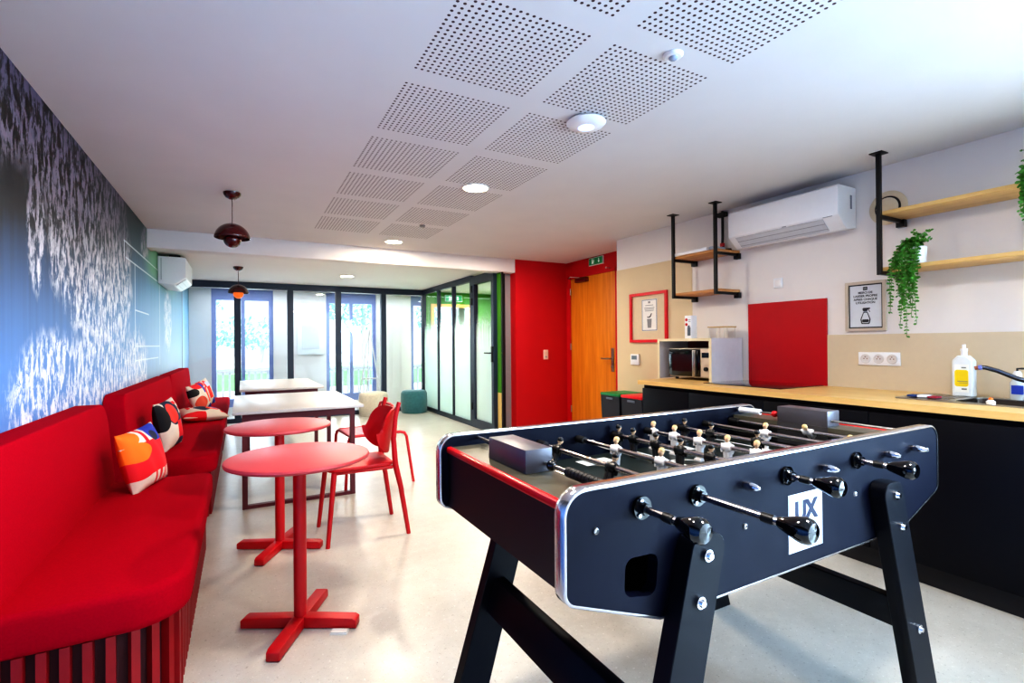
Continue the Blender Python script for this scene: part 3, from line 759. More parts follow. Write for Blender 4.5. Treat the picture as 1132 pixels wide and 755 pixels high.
tag(B().box((XR-.010, -.4, CT), (XR-.003, 1.974, 1.238)).build('splashback', M('beige_board', (206, 190, 164), .5, var=.03), at=(XR-.006, .8, CT)), 'beige splash board with the triple socket on it', 'panel')
tag(B().box((3.06, 1.99, CT), (3.55, 2.60, CT+.005), bev=.002).build('hob', black_gloss, at=(3.3, 2.3, CT)), 'flat black glass hob set on the oak worktop', 'hob')

# niche and microwave
t = thing('microwave_niche', 'open white and cream box shelf around the microwave', 'box shelf', (3.39, 2.92, CT))
crm = M('cream_edge', (222, 208, 176), .5); lil = M('grey_white_board', (200, 196, 198), .55)
B().box((3.2, 2.637, CT), (XR-.014, 2.66, 1.226)).build('side_board', lil, t)
B().box((3.2, 3.18, CT), (XR-.014, 3.203, 1.226)).build('side_board', lil, t)
B().box((3.2, 2.66, 1.204), (XR-.014, 3.18, 1.226)).build('top_board', crm, t)
B().box((XR-.03, 2.66, CT), (XR-.014, 3.18, 1.204)).build('back_board', M('niche_back', (120, 70, 60), .7), t)
B().box((3.196, 2.637, CT), (3.2, 2.66, 1.226)).box((3.196, 3.18, CT), (3.2, 3.203, 1.226)).box((3.196, 2.66, 1.204), (3.2, 3.18, 1.226)).build('front_edge', crm, t)
t = thing('microwave', 'silver and black microwave oven inside the box shelf', 'microwave', (3.38, 2.88, CT))
B().box((3.245, 2.67, CT+.02), (3.53, 3.11, 1.145), bev=.004).build('body', M('microwave_silver', (196, 188, 176), .35, .5), t)
B().box((3.225, 2.775, CT+.03), (3.245, 3.10, 1.138), bev=.003).build('door', black_gloss, t)
B().box((3.2215, 2.84, CT+.07), (3.2255, 3.06, 1.095)).build('door_window', M('oven_glass', (40, 8, 12), .15), t)
B().box((3.195, 2.80, CT+.035), (3.224, 2.825, 1.13), bev=.004).build('handle', steel, t)
B().box((3.230, 2.67, CT+.03), (3.245, 2.77, 1.138), bev=.002).build('control_panel', M('panel_beige', (206, 190, 172), .4), t)
B().box((3.2275, 2.685, 1.07), (3.2305, 2.755, 1.11)).build('display', black_gloss, t)
B().cyl((3.23, 2.71, .98), (3.212, 2.71, .98), .016).build('dial', black_matte, t)
for yy in (2.72, 3.06): B().cyl((3.28, yy, CT), (3.28, yy, CT+.02), .014).build('foot', black_matte, t)

# on the niche
t = thing('tall_carton', 'tall white carton with red dots on top of the box shelf', 'carton', (3.35, 2.97, 1.226))
B().box((3.315, 2.935, 1.226), (3.385, 3.005, 1.42), bev=.003).build('box', white_plastic, t)
B().cyl((3.3145, 2.985, 1.385), (3.3135, 2.985, 1.385), .013).cyl((3.3145, 2.985, 1.345), (3.3135, 2.985, 1.345), .013).build('red_dots', red_paint, t)
B().box((3.3135, 2.942, 1.25), (3.3148, 2.975, 1.32), bev=.0).ball((3.314, 2.96, 1.325), .013, (.1, 1, 1)).build('printed_bottle', M('print_grey', (92, 104, 116), .5), t)
B().box((3.3135, 2.94, 1.365), (3.3148, 2.965, 1.37)).box((3.3135, 2.94, 1.38), (3.3148, 2.968, 1.385)).build('printed_lines', grey_plastic, t)
t = thing('wire_rack', 'small cream tray on thin wire legs on the box shelf', 'rack', (3.42, 2.69, 1.226))
B().box((3.35, 2.585+.055, 1.312), (3.50, 2.80, 1.32)).build('tray', M('tray_brown', (190, 160, 110), .5), t)
for xx in (3.36, 3.49):
    for yy in (2.648, 2.72, 2.79): B().cyl((xx, yy, 1.226), (xx, yy, 1.312), .003, seg=6).build('leg', M('wire_grey', (206, 200, 190), .4), t)

# sockets, switch, vent, thermostat
t = thing('triple_socket', 'white triple power socket on the beige splash board', 'socket', (XR-.015, 1.655, 1.04))
B().box((XR-.020, 1.538, 1.038), (XR-.010, 1.773, 1.122), bev=.003).build('plate', white_plastic, t)
for k in range(3):
    yy = 1.58+k*.075
    mm = face_mat((XR-.0215, yy, 1.08), (0, -1, 0), (0, 0, 1))
    B().lathe([(0, 0), (.022, 0), (.025, .003), (.027, .003), (.027, .0), (.03, -.001)], 24, mat=mm).build('outlet', M('socket_face', (212, 208, 206), .4), t)
    B().cyl((XR-.0225, yy-.009, 1.08), (XR-.0212, yy-.009, 1.08), .0035, seg=8).cyl((XR-.0225, yy+.009, 1.08), (XR-.0212, yy+.009, 1.08), .0035, seg=8).cyl((XR-.028, yy, 1.092), (XR-.0212, yy, 1.092), .003, seg=8).build('contact', M('contact_dark', (120, 70, 50), .4), t)
t = thing('wall_switch', 'small white control plate on the kitchen wall above the red panel', 'switch', (XR-.006, 2.33, 1.6))
B().box((XR-.012, 2.295, 1.60), (XR-.0005, 2.365, 1.675), bev=.003).build('plate', white_plastic, t)
B().box((XR-.015, 2.307, 1.612), (XR-.012, 2.353, 1.662), bev=.002).build('rocker', M('rocker_white', (226, 222, 220), .4), t)
t = thing('air_vent', 'round cream air vent behind the shelf post', 'vent', (XR-.01, 1.60, 2.03))
mm = face_mat((XR-.0005, 1.60, 2.03), (0, -1, 0), (0, 0, 1))
B().lathe([(0, 0), (.105, 0), (.105, .006), (.092, .014), (.075, .014), (.070, .006), (0, .006)], 44, mat=mm).build('ring', M('vent_cream', (216, 200, 172), .5), t)
B().lathe([(.061, .007), (.0725, .007), (.0725, .0095), (.061, .0095)], 40, mat=mm).build('gap_ring', M('vent_gap', (30, 26, 24), .7), t)
B().lathe([(0, .006), (.058, .006), (.062, .018), (.052, .026), (0, .028)], 40, mat=mm).build('disc', M('vent_cream', (216, 200, 172), .5), t)
t = thing('thermostat', 'small white thermostat with grey screen on the beige wall', 'thermostat', (XR-.015, 3.885, .965))
B().box((XR-.024, 3.825, .965), (XR-.0045, 3.945, 1.075), bev=.004).build('housing', white_plastic, t)
B().box((XR-.026, 3.85, 1.02), (XR-.0238, 3.925, 1.06)).build('screen', M('lcd', (120, 134, 146), .3), t)
t = thing('light_switch', 'cream light switch plate on the red wall', 'switch', (3.63, 5.69, 1.0))
B().box((3.59, 5.688, .975), (3.665, 5.6995, 1.105), bev=.003).build('plate', M('switch_cream', (236, 204, 186), .4), t)
B().box((3.605, 5.685, 1.05), (3.65, 5.688, 1.09), bev=.002).build('rocker', M('switch_cream', (236, 204, 186), .4), t)
B().cyl((3.628, 5.685, 1.01), (3.628, 5.69, 1.01), .012).build('socket_hole', grey_plastic, t)
t = thing('wall_stop', 'small chrome peg on the red wall above the wooden door', 'peg', (3.95, 4.78, 2.115))
B().cyl((3.979, 4.775, 2.115), (3.93, 4.775, 2.115), .007, seg=10).build('rod', steel, t)
B().ball((3.925, 4.775, 2.115), .012).build('tip', white_plastic, t)

def exit_sign(mat4, w, h, label, emit):
    loc = mat4.translation
    t = thing('exit_sign', label, 'exit sign', tuple(loc), group='green emergency exit signs')
    gm = M('exit_green_%d' % int(emit*10), (0, 120, 70), .4, emit=emit, ecol=(0, 150, 90)); wm = M('exit_white_%d' % int(emit*10), (235, 250, 245), .4, emit=emit*1.3)
    B().box((-w/2-.008, -h/2-.008, .001), (w/2+.008, h/2+.008, .02), bev=.003, mat=mat4).build('housing', white_plastic, t)
    B().box((-w/2, -h/2, .02), (w/2, h/2, .022), mat=mat4).build('panel', gm, t)
    b = B()   # running figure and door, arrow
    z0, z1 = .022, .0235
    x0 = -w*.22; s = h
    b.box((x0-.02*s-.16*s, -.38*s, z0), (x0-.16*s+.10*s, .38*s, z1), mat=mat4)
    b.cyl(mat4 @ Vector((x0+.22*s, .25*s, z0)), mat4 @ Vector((x0+.22*s, .25*s, z1)), .08*s, seg=12)
    for p in ([(.12, .12), (.28, .12), (.20, -.1), (.06, -.06)], [(.06, -.04), (.18, -.08), (.32, -.32), (.24, -.36)], [(.08, -.02), (.16, -.06), (.02, -.34), (-.06, -.30)], [(.24, .12), (.42, -.02), (.38, -.06), (.22, .05)]):
        b.prism([(x0+u*s, v*s) for u, v in p], z0, z1, 'xy', mat=mat4)
    b.build('running_figure', wm, t)
    a = w*.24
    B().prism([(a-.06*s, .34*s), (a+.06*s, .34*s), (a+.06*s, -.02*s), (a+.2*s, -.02*s), (a, -.34*s), (a-.2*s, -.02*s), (a-.06*s, -.02*s)], z0, z1, 'xy', mat=mat4).build('arrow', wm, t)
    return t
exit_sign(face_mat((3.978, 5.02, 2.235), (0, -1, 0), (0, 0, 1)), .27, .085, 'green exit sign on the red wall above the wooden door', .12)
exit_sign(face_mat((3.62, 8.998, 2.075), (1, 0, 0), (0, 0, 1)), .34, .11, 'green exit sign in the corridor seen through the glass', .8)

# bins
def bin_(y0, y1, lid_m, label):
    x0, x1, h = 3.22, 3.54, .665
    t = thing('recycling_bin', label, 'bin', ((x0+x1)/2, (y0+y1)/2, 0), group='black recycling bins by the cabinets')
    c = ((x0+x1)/2, (y0+y1)/2)
    bb = B()
    lo = [(x0+.03, y0+.02), (x1-.03, y0+.02), (x1-.03, y1-.02), (x0+.03, y1-.02)]; hi = [(x0+.006, y0+.004), (x1-.006, y0+.004), (x1-.006, y1-.004), (x0+.006, y1-.004)]
    bb.add([(a, b_, 0) for a, b_ in lo]+[(a, b_, h) for a, b_ in hi], [(3, 2, 1, 0), (4, 5, 6, 7)]+[(i, (i+1) % 4, 4+(i+1) % 4, 4+i) for i in range(4)])
    bb.build('body', M('bin_black', (34, 38, 50), .45), t)
    B().box((x0, y0, h), (x1, y1, h+.028), bev=.008).build('lid', lid_m, t)
    B().box((x0-.004, c[1]-.05, h-.035), (x0+.02, c[1]+.05, h-.015), bev=.004).build('handle', M('bin_grip', (110, 120, 136), .4), t)
bin_(3.74, 4.03, M('lid_green', (10, 130, 70), .4), 'black bin with green lid beside the wooden door')
bin_(3.43, 3.72, M('lid_red', (222, 18, 36), .4), 'black bin with red lid next to the kitchen cabinets')

# pictures
t = thing('framed_notice', 'notice in a red frame on the beige wall', 'picture', (XR-.01, 3.695, 1.2))
y1, y0, z0, z1 = 3.953, 3.437, 1.195, 1.695
def ring_yz(b, ya, yb, za, zb, w, x0, x1):
    b.box((x0, ya, za), (x1, ya+w, zb)).box((x0, yb-w, za), (x1, yb, zb)).box((x0, ya+w, za), (x1, yb-w, za+w)).box((x0, ya+w, zb-w), (x1, yb-w, zb)); return b
ring_yz(B(), y0, y1, z0, z1, .028, XR-.026, XR-.0045).build('frame', M('frame_red', (214, 10, 34), .4), t)
B().box((XR-.008, y0+.028, z0+.028), (XR-.0045, y1-.028, z1-.028)).build('backing', M('backing_beige', (216, 198, 168), .7), t)
sh = B().box((XR-.010, 3.575, 1.31), (XR-.008, 3.785, 1.625)).build('sheet', M('sheet_white', (232, 230, 226), .6), t)
ring_yz(B(), 3.578, 3.782, 1.313, 1.622, .006, XR-.0108, XR-.010).build('border', M('border_blue', (90, 110, 150), .5), sh)
ink = M('ink', (40, 40, 44), .7); inkg = M('ink_grey', (140, 140, 144), .7)
b = B().box((XR-.0108, 3.665, 1.585), (XR-.010, 3.695, 1.605))
for k, (w, zz) in enumerate(((.055, 1.565), (.07, 1.54), (.065, 1.525), (.06, 1.51))): b.box((XR-.0108, 3.68-w, zz-.003), (XR-.010, 3.68+w, zz+.003))
b.build('printed_lines', inkg, sh)
mm = face_mat((XR-.010, 3.68, 1.40), (0, -1, 0), (0, 0, 1))
B().prism([(-.032, .03), (.032, .03), (.024, -.06), (-.024, -.06)], 0, .0008, 'xy', mat=mm).build('printed_bin', inkg, sh)
B().prism([(-.035, .055), (-.01, .05), (.01, .06), (.025, .085), (.035, .083), (.02, .05), (.005, .042), (-.025, .042)], 0, .0008, 'xy', mat=mm).build('printed_hand', ink, sh)

t = thing('framed_poster', 'framed black and white cleaning notice with spray bottle beside the hanging plant', 'picture', (XR-.01, 1.73, 1.26))
ring_yz(B(), 1.612, 1.85, 1.26, 1.582, .018, XR-.022, XR-.001).build('frame', M('frame_greige', (192, 178, 162), .5), t)
sh = B().box((XR-.010, 1.63, 1.278), (XR-.001, 1.832, 1.564)).build('sheet', M('poster_black', (30, 30, 34), .5), t)
B().box((XR-.0112, 1.640, 1.286), (XR-.010, 1.824, 1.556)).build('paper', M('poster_paper', (206, 210, 216), .6), sh)
mm = face_mat((XR-.0114, 1.732, 1.42), (0, -1, 0), (0, 0, 1))
b = B(); b.merge(text_bm('MERCI DE\nLAISSER PROPRE\nAPRES CHAQUE\nUTILISATION', .0195, bold=.0005, line=1.12), mat=mm @ Matrix.Translation((0, .056, 0))); b.build('lettering', ink, sh)
b = B().box((-.013, .105, 0), (.013, .127, .0008), mat=mm); b.build('logo_square', ink, sh)
b = B(); b.merge(text_bm('UX', .013, .0004), mat=mm @ Matrix.Translation((0, .116, .0011))); b.build('logo_letters', M('poster_paper', (206, 210, 216), .6), sh)
b = B()
bot = rpoly([(-.012, -.035), (.012, -.035), (.030, -.085), (.024, -.115), (-.024, -.115), (-.030, -.085)], .008, 4)
bot_i = [(u*.78, (v+.075)*.84-.075) for u, v in bot]
bmr = curve_mesh([bot, bot_i], .001); b.merge(bmr, mat=mm)
b.prism([(-.018, -.085), (.018, -.085), (.020, -.098), (.014, -.104), (-.014, -.104), (-.020, -.098)], 0, .001, 'xy', mat=mm)
b.prism([(-.018, -.018), (-.012, -.010), (.028, -.010), (.028, -.018), (.014, -.022), (.010, -.033), (-.012, -.033)], 0, .001, 'xy', mat=mm)
b.prism([(.016, -.022), (.020, -.022), (.028, -.036), (.024, -.038)], 0, .001, 'xy', mat=mm)
b.build('printed_spray_bottle', ink, sh)

# shelf units hanging from the ceiling
def post(b_, y):
    return b_
def shelf_unit(label, y0, y1, zs, posts, ends_):
    t = thing('hanging_shelf', label, 'shelf', ((3.3+XR)/2, (y0+y1)/2, zs[0]), group='oak shelves on black ceiling posts')
    for k, z in enumerate(zs):
        B().box((3.312, y0, z), (XR-.002, y1, z+.022), bev=.002).build('shelf_board', oak if ends_ else oak_dark, t)
    for yp in posts:
        b = B().box((3.288, yp-.011, zs[0]-.022), (3.310, yp+.011, H-.004)).box((3.262, yp-.034, H-.006), (3.336, yp+.034, H-.0005))
        b.build('post', black_metal, t)
        for z in zs:
            B().box((3.310, yp-.010, z-.021), (XR-.03, yp+.010, z-.0005)).box((XR-.035, yp-.022, z-.045), (XR-.0005, yp+.022, z-.0005)).build('bracket', black_metal, t)
    return t
shelf_unit('small two tier oak shelf on black ceiling posts, left of the air conditioner', 2.66, 3.12, (1.597, 1.915), (2.672, 3.108), False)
shelf_unit('long two tier oak shelf on black ceiling posts carrying hanging plants', .25, 1.535, (1.605, 1.935), (1.524, .30), True)
t = thing('flat_box', 'flat white box lying on the small upper shelf', 'box', (3.42, 2.9, 1.937))
B().box((3.30, 2.76, 1.9372), (3.49, 3.095, 1.962), bev=.003).build('box', white_plastic, t)
B().box((3.33, 2.715, 1.9372), (3.47, 2.759, 1.967), bev=.003).build('end_flap', M('flap_blue', (176, 190, 204), .5), t)

# trailing plants
leaf1 = M('leaf_green', (70, 132, 42), .55, var=.45, vscale=40)
def plant(label, x, y, z, strands, seed):
    rnd = random.Random(seed)
    t = thing('trailing_plant', label, 'plant', (x, y, z), group='trailing plants on the long shelf')
    B().lathe([(0, 0), (.040, 0), (.046, .09), (.044, .095), (.040, .085), (0, .085)], 28, mat=Matrix.Translation((x, y, z))).build('pot', white_plastic, t)
    st = B(); lf = B()
    for (ex, ey, ez, n) in strands:
        p0 = Vector((x+rnd.uniform(-.02, .02), y+rnd.uniform(-.02, .02), z+.085)); pts = []
        top = Vector(((p0.x+ex)/2, (p0.y+ey)/2, z+.085+rnd.uniform(.02, .06)))
        edge = Vector((ex, ey, z+.03)); end = Vector((ex+rnd.uniform(-.012, .012), ey+rnd.uniform(-.015, .015), ez))
        if ez < z:
            keys = [p0, top, edge, (edge+end)/2+Vector((rnd.uniform(-.01, .01), rnd.uniform(-.01, .01), 0)), end]
        else:
            keys = [p0, (p0+end)/2+Vector((0, 0, .03)), end]
        for a, c in zip(keys, keys[1:]):
            m_ = max(2, int((c-a).length/.017))
            pts += [a.lerp(c, k/m_) for k in range(m_)]
        pts.append(keys[-1])
        st.tube(pts[::2]+[pts[-1]], .0013, 5)
        for k, p in enumerate(pts):
            for s_ in (-1, 1):
                d = (pts[min(k+1, len(pts)-1)]-pts[max(k-1, 0)]).normalized()
                a = rnd.uniform(0, PI); side = Vector((math.cos(a), math.sin(a), 0))*s_
                side = (side-d*side.dot(d)).normalized(); L = rnd.uniform(.016, .023)*(1 if k < len(pts)*.8 else .75); W = L*.4
                up = (side*.85+d*.35).normalized(); w = d.cross(side).normalized()*rnd.choice((1, -1)); w = (w*.5+d*.85); w = (w-up*w.dot(up)).normalized()
                c0 = p; c1 = p+up*L*.5; c2 = p+up*L
                lf.add([c0, c1+w*W, c2, c1-w*W, c0+up*L*.2+w*W*.7, c0+up*L*.2-w*W*.7, c2-up*L*.2+w*W*.7, c2-up*L*.2-w*W*.7], [(0, 4, 1, 6, 2, 7, 3, 5)])
    st.build('stem', M('stem_green', (84, 120, 50), .6), t)
    o = lf.build('leaves', leaf1, t, smooth=False); o['kind'] = 'stuff'
ss = []
rr = random.Random(3)
for k in range(20):
    ss.append((3.285+rr.uniform(-.03, .02), 1.392+rr.uniform(-.055, .055), 1.605-rr.choice((.05, .10, .14, .2, .24))*rr.uniform(.8, 1.1), 1))
ss += [(3.27, 1.385, 1.22, 1), (3.265, 1.40, 1.27, 1), (3.28, 1.345, 1.29, 1), (3.275, 1.45, 1.36, 1), (3.28, 1.455, 1.40, 1), (3.28, 1.35, 1.33, 1)]
for k in range(12): ss.append((3.33+rr.uniform(-.06, .06), 1.36+rr.uniform(-.08, .06), 1.76+rr.uniform(-.02, .05), 1))
plant('trailing green plant in a white pot on the lower shelf, beside the framed poster', 3.352, 1.362, 1.627, ss, 5)
ss = []
for k in range(26): ss.append((3.235+rr.uniform(-.02, .03), .845+rr.uniform(-.06, .06), 1.935-rr.uniform(.02, .2), 1))
for k in range(14): ss.append((3.30+rr.uniform(-.06, .06), .84+rr.uniform(-.08, .08), 2.07+rr.uniform(-.03, .05), 1))
plant('trailing plant cut by the photo edge on the upper long shelf', 3.36, .82, 1.957, ss, 9)

# sink area
t = thing('sink', 'stainless steel sink set into the oak worktop', 'sink', (3.3, 1.0, CT))
sk = B()
ox0, ox1, oy0, oy1 = 3.10, 3.50, .58, 1.375
sk.merge(curve_mesh([rpoly([(ox0, oy0), (ox1, oy0), (ox1, oy1), (ox0, oy1)], .03), rpoly([(ox0+.03, .66), (ox1-.07, .66), (ox1-.07, 1.13), (ox0+.03, 1.13)], .05)], .006), mat=Matrix.Translation((0, 0, CT+.003)))
sk.build('rim', steel, t)
sk = B(); bp = rpoly([(ox0+.03, .66), (ox1-.07, .66), (ox1-.07, 1.13), (ox0+.03, 1.13)], .05)
n = len(bp); sk.add([(u, v, CT+.002) for u, v in bp]+[(u, v, CT-.0325) for u, v in bp], [(i, (i+1) % n, n+(i+1) % n, n+i) for i in range(n)]+[tuple(range(n, 2*n))])
sk.build('basin', M('basin_steel', (110, 100, 92), .35, .9), t)
sk = B()
for k in range(5): sk.box((3.16, 1.17+k*.035, CT+.006), (3.42, 1.18+k*.035, CT+.009), bev=.001)
sk.build('drainer_ribs', steel, t)
t = thing('dish_cloth', 'small folded blue white and red cloth on the sink drainer', 'cloth', (3.2, 1.29, CT+.006))
B().box((3.15, 1.29, CT+.009), (3.21, 1.335, CT+.020), bev=.005).build('blue_fold', M('cloth_blue', (44, 66, 120), .9), t)
B().box((3.15, 1.245, CT+.009), (3.21, 1.2895, CT+.022), bev=.006).build('white_fold', M('cloth_white', (226, 228, 232), .9), t)
B().box((3.15, 1.20, CT+.009), (3.21, 1.2445, CT+.019), bev=.005).build('red_fold', M('cloth_red', (150, 40, 60), .9), t)
t = thing('sink_plug', 'small orange and white sink plug on the sink rim', 'plug', (3.115, .98, CT+.006))
B().lathe([(0, 0), (.016, 0), (.018, .012), (.01, .02), (0, .02)], 20, mat=Matrix.Translation((3.116, .98, CT+.006))).build('stopper', white_plastic, t)
B().ball((3.116, .98, CT+.030), .009).build('knob', M('plug_orange', (226, 120, 40), .4), t)
t = thing('faucet', 'dark chrome kitchen tap with long slanting spout', 'faucet', (3.46, .86, CT))
dkc = M('dark_chrome', (96, 100, 110), .18, 1.0)
B().lathe([(0, 0), (.028, 0), (.026, .01), (.022, .012), (.022, .07), (0, .075)], 24, mat=Matrix.Translation((3.46, .80, CT+.006))).build('base', dkc, t)
B().tube([(3.46, .80, CT+.05), (3.41, .87, .968), (3.36, .96, 1.005), (3.33, 1.02, 1.04), (3.315, 1.06, 1.055), (3.31, 1.075, 1.056)], [.013, .012, .0115, .011, .011, .011], 14).build('spout', dkc, t)
B().cyl((3.31, 1.072, 1.057), (3.307, 1.086, 1.054), .0125, seg=14).build('collar', M('collar_blue', (120, 130, 200), .3), t)
B().cyl((3.307, 1.085, 1.0545), (3.303, 1.10, 1.051), .010, seg=14).build('aerator', M('aerator_copper', (190, 120, 90), .3, .8), t)
B().tube([(3.46, .80, CT+.075), (3.46, .74, CT+.13)], .008).build('lever', dkc, t)
t = thing('detergent_bottle', 'white flask with yellow label behind the sink', 'bottle', (3.44, 1.19, CT))
b = B(); prof = rpoly([(1.147, CT+.006), (1.235, CT+.006), (1.235, 1.085), (1.212, 1.112), (1.172, 1.112), (1.147, 1.085)], [.008, .008, .02, .01, .01, .02], 4)
b.prism(prof, 3.415, 3.475, 'yz', bev=.01); b.build('flask', M('flask_white', (222, 226, 226), .35), t)
B().cyl((3.445, 1.191, 1.112), (3.445, 1.191, 1.135), .014).cyl((3.445, 1.191, 1.135), (3.445, 1.191, 1.15), .016).cyl((3.445, 1.191, 1.15), (3.445, 1.191, 1.172), .008).build('cap', white_plastic, t)
lb = B().box((3.4135, 1.162, .915), (3.4148, 1.222, 1.065)).build('paper_label', M('label_white', (236, 236, 228), .5), t)
mm = face_mat((3.4135, 1.192, .99), (0, -1, 0), (0, 0, 1))
B().prism(rpoly([(-.029, -.045), (.029, -.045), (.029, .045), (-.029, .045)], .012, 5), 0, .0006, 'xy', mat=mm).build('yellow_field', M('label_yellow', (238, 208, 20), .5), lb)
B().box((-.018, -.018, .0006), (.026, -.015, .0010), mat=mm).box((-.010, -.026, .0006), (.026, -.024, .0010), mat=mm).box((0, -.062, 0), (.022, -.054, .0008), mat=mm).box((0, .054, 0), (.02, .06, .0008), mat=mm).build('printed_lines', M('label_ink', (120, 120, 110), .6), lb)
t = thing('soap_dispenser', 'clear pump soap bottle with white collar beyond the tap', 'bottle', (3.44, .99, CT+.006))
B().lathe([(0, 0), (.026, 0), (.028, .01), (.028, .085), (.016, .105), (0, .105)], 24, mat=Matrix.Translation((3.46, .985, CT+.006))).build('bottle_body', M('soap_clear', (200, 206, 204), .2), t)
B().lathe([(.0, .10), (.018, .10), (.018, .13), (.012, .145), (0, .146)], 20, mat=Matrix.Translation((3.46, .985, CT+.006))).build('collar', white_plastic, t)
B().tube([(3.46, .985, 1.03), (3.46, .985, 1.048), (3.45, .965, 1.05), (3.44, .93, 1.048)], .005, 8).build('nozzle', M('nozzle_dark', (40, 44, 50), .4), t)
B().box((3.430, .955, .92), (3.433, 1.0, .965), bev=.001).build('paper_label', M('label_blue', (50, 80, 190), .5), t)

# ------------------------------------------------------------------ table football
ft = thing('foosball_table', 'black table football with chrome edging standing on slanted legs', 'football table', (1.32, 1.155, 0))
NY0, NY1, FY0, FY1 = .80, .83, 1.485, 1.515      # side plates
outline = rpoly([(.550, .905), (.550, .690), (.800, .598), (1.846, .598), (2.096, .690), (2.096, .905)], [.05, .03, .02, .02, .03, .05], 8)
hole = rpoly([(.698, .667), (.786, .650), (.796, .742), (.702, .746)], .022, 5)
hole2 = [(2.646-u, v) for u, v in hole]
XZ = Matrix(((1, 0, 0, 0), (0, 0, 1, 0), (0, 1, 0, 0), (0, 0, 0, 1)))    # (x,y,z)->(x,z,y)
for a, c in ((NY0, NY1), (FY0, FY1)):
    b = B(); b.merge(curve_mesh([outline, hole if a < 1 else hole2], c-a), mat=Matrix.Translation((0, (a+c)/2, 0)) @ XZ)
    b.build('side_plate', navy_panel, ft, smooth=False)
    # chrome edging strip wrapped around the plate
    b = B(); n = len(outline); cx, cz = 1.323, .75
    def outp(p, e):
        i = outline.index(p); q0 = Vector(outline[i-1]); q1 = Vector(outline[(i+1) % n]); d = (q1-q0).normalized(); nn = Vector((d.y, -d.x))
        if nn.dot(Vector(p)-Vector((cx, cz))) < 0: nn = -nn
        return (p[0]+nn.x*e, p[1]+nn.y*e)
    o1 = [outp(p, .0045) for p in outline]; o2 = [outp(p, .003) for p in outline]
    e = .002
    rings = [[(u, a-e, v) for u, v in o2], [(u, a-.0005, v) for u, v in o1], [(u, c+.0005, v) for u, v in o1], [(u, c+e, v) for u, v in o2], [(u, c+e, v) for u, v in outline], [(u, a-e, v) for u, v in outline]]
    inn = [outp(p, -.0022) for p in outline]
    rings[4] = [(u, c+e, v) for u, v in inn]; rings[5] = [(u, a-e, v) for u, v in inn]
    vs = [v for r_ in rings for v in r_]; fs = []
    for k in range(6):
        k2 = (k+1) % 6
        if k == 4: continue
        fs += [(k*n+i, k*n+(i+1) % n, k2*n+(i+1) % n, k2*n+i) for i in range(n)]
    b.add(vs, fs); b.build('edge_trim', M('trim_silver', (200, 196, 198), .14, .86, var=.02), ft, angle=50)
# cabinet between the plates
dark_end = M('end_black', (22, 8, 10), .5)
B().prism([(.575, .852), (.575, .684), (.80, .60), (.80, .615), (.592, .695), (.592, .852)], NY1+.0005, FY0-.0005, 'xz').build('end_panel', dark_end, ft)
B().prism([(2.646-u, v) for u, v in [(.575, .852), (.575, .684), (.80, .60), (.80, .615), (.592, .695), (.592, .852)]], NY1+.0005, FY0-.0005, 'xz').build('end_panel', dark_end, ft)
B().box((.8005, NY1+.0005, .60), (1.8455, FY0-.0005, .615)).build('bottom_panel', dark_end, ft)
deck_m = M('deck_olive', (92, 88, 74), .35, .2, var=.15, vscale=40)
for a, c in ((.588, .706), (1.940, 2.058)):
    B().box((a, NY1+.0005, .853), (c, FY0-.0005, .870)).build('end_deck', deck_m, ft)
    B().box(((c-.012) if a < 1 else a, NY1+.0005, .785), (c if a < 1 else a+.012, FY0-.0005, .853)).build('goal_wall', black_matte, ft)
    xs_ = (.568, .588) if a < 1 else (2.058, 2.078)
    B().box((xs_[0], NY1+.0005, .853), (xs_[1], FY0-.0005, .873), bev=.006).build('red_strip', M('strip_red', (206, 16, 26), .3), ft)
pf = B().box((.706, NY1+.0005, .765), (1.940, FY0-.0005, .780)).build('playfield', M('pitch_dark', (30, 38, 36), .35, var=.15), ft)
wl = M('pitch_white', (206, 208, 206), .4)
b = B(); zp = (.780, .7808)
for xx in (.86, 1.323, 1.786): b.box((xx-.006, NY1+.02, zp[0]), (xx+.006, FY0-.02, zp[1]))
nseg = 40
for k in range(nseg):
    a0, a1 = 2*PI*k/nseg, 2*PI*(k+1)/nseg
    b.add([(1.323+.12*math.cos(a0), 1.157+.12*math.sin(a0), zp[1]), (1.323+.12*math.cos(a1), 1.157+.12*math.sin(a1), zp[1]), (1.323+.11*math.cos(a1), 1.157+.11*math.sin(a1), zp[1]), (1.323+.11*math.cos(a0), 1.157+.11*math.sin(a0), zp[1])], [(0, 1, 2, 3)])
b.build('pitch_lines', wl, pf)
for x0, y0, x1, y1 in ((1.10, .91, 1.24, 1.03), (1.03, 1.36, 1.16, 1.43), (1.36, .90, 1.47, 1.0), (1.44, 1.36, 1.56, 1.43)):
    B().box((x0, y0, zp[0]), (x1, y1, zp[1])).build('pitch_patch', wl, pf)
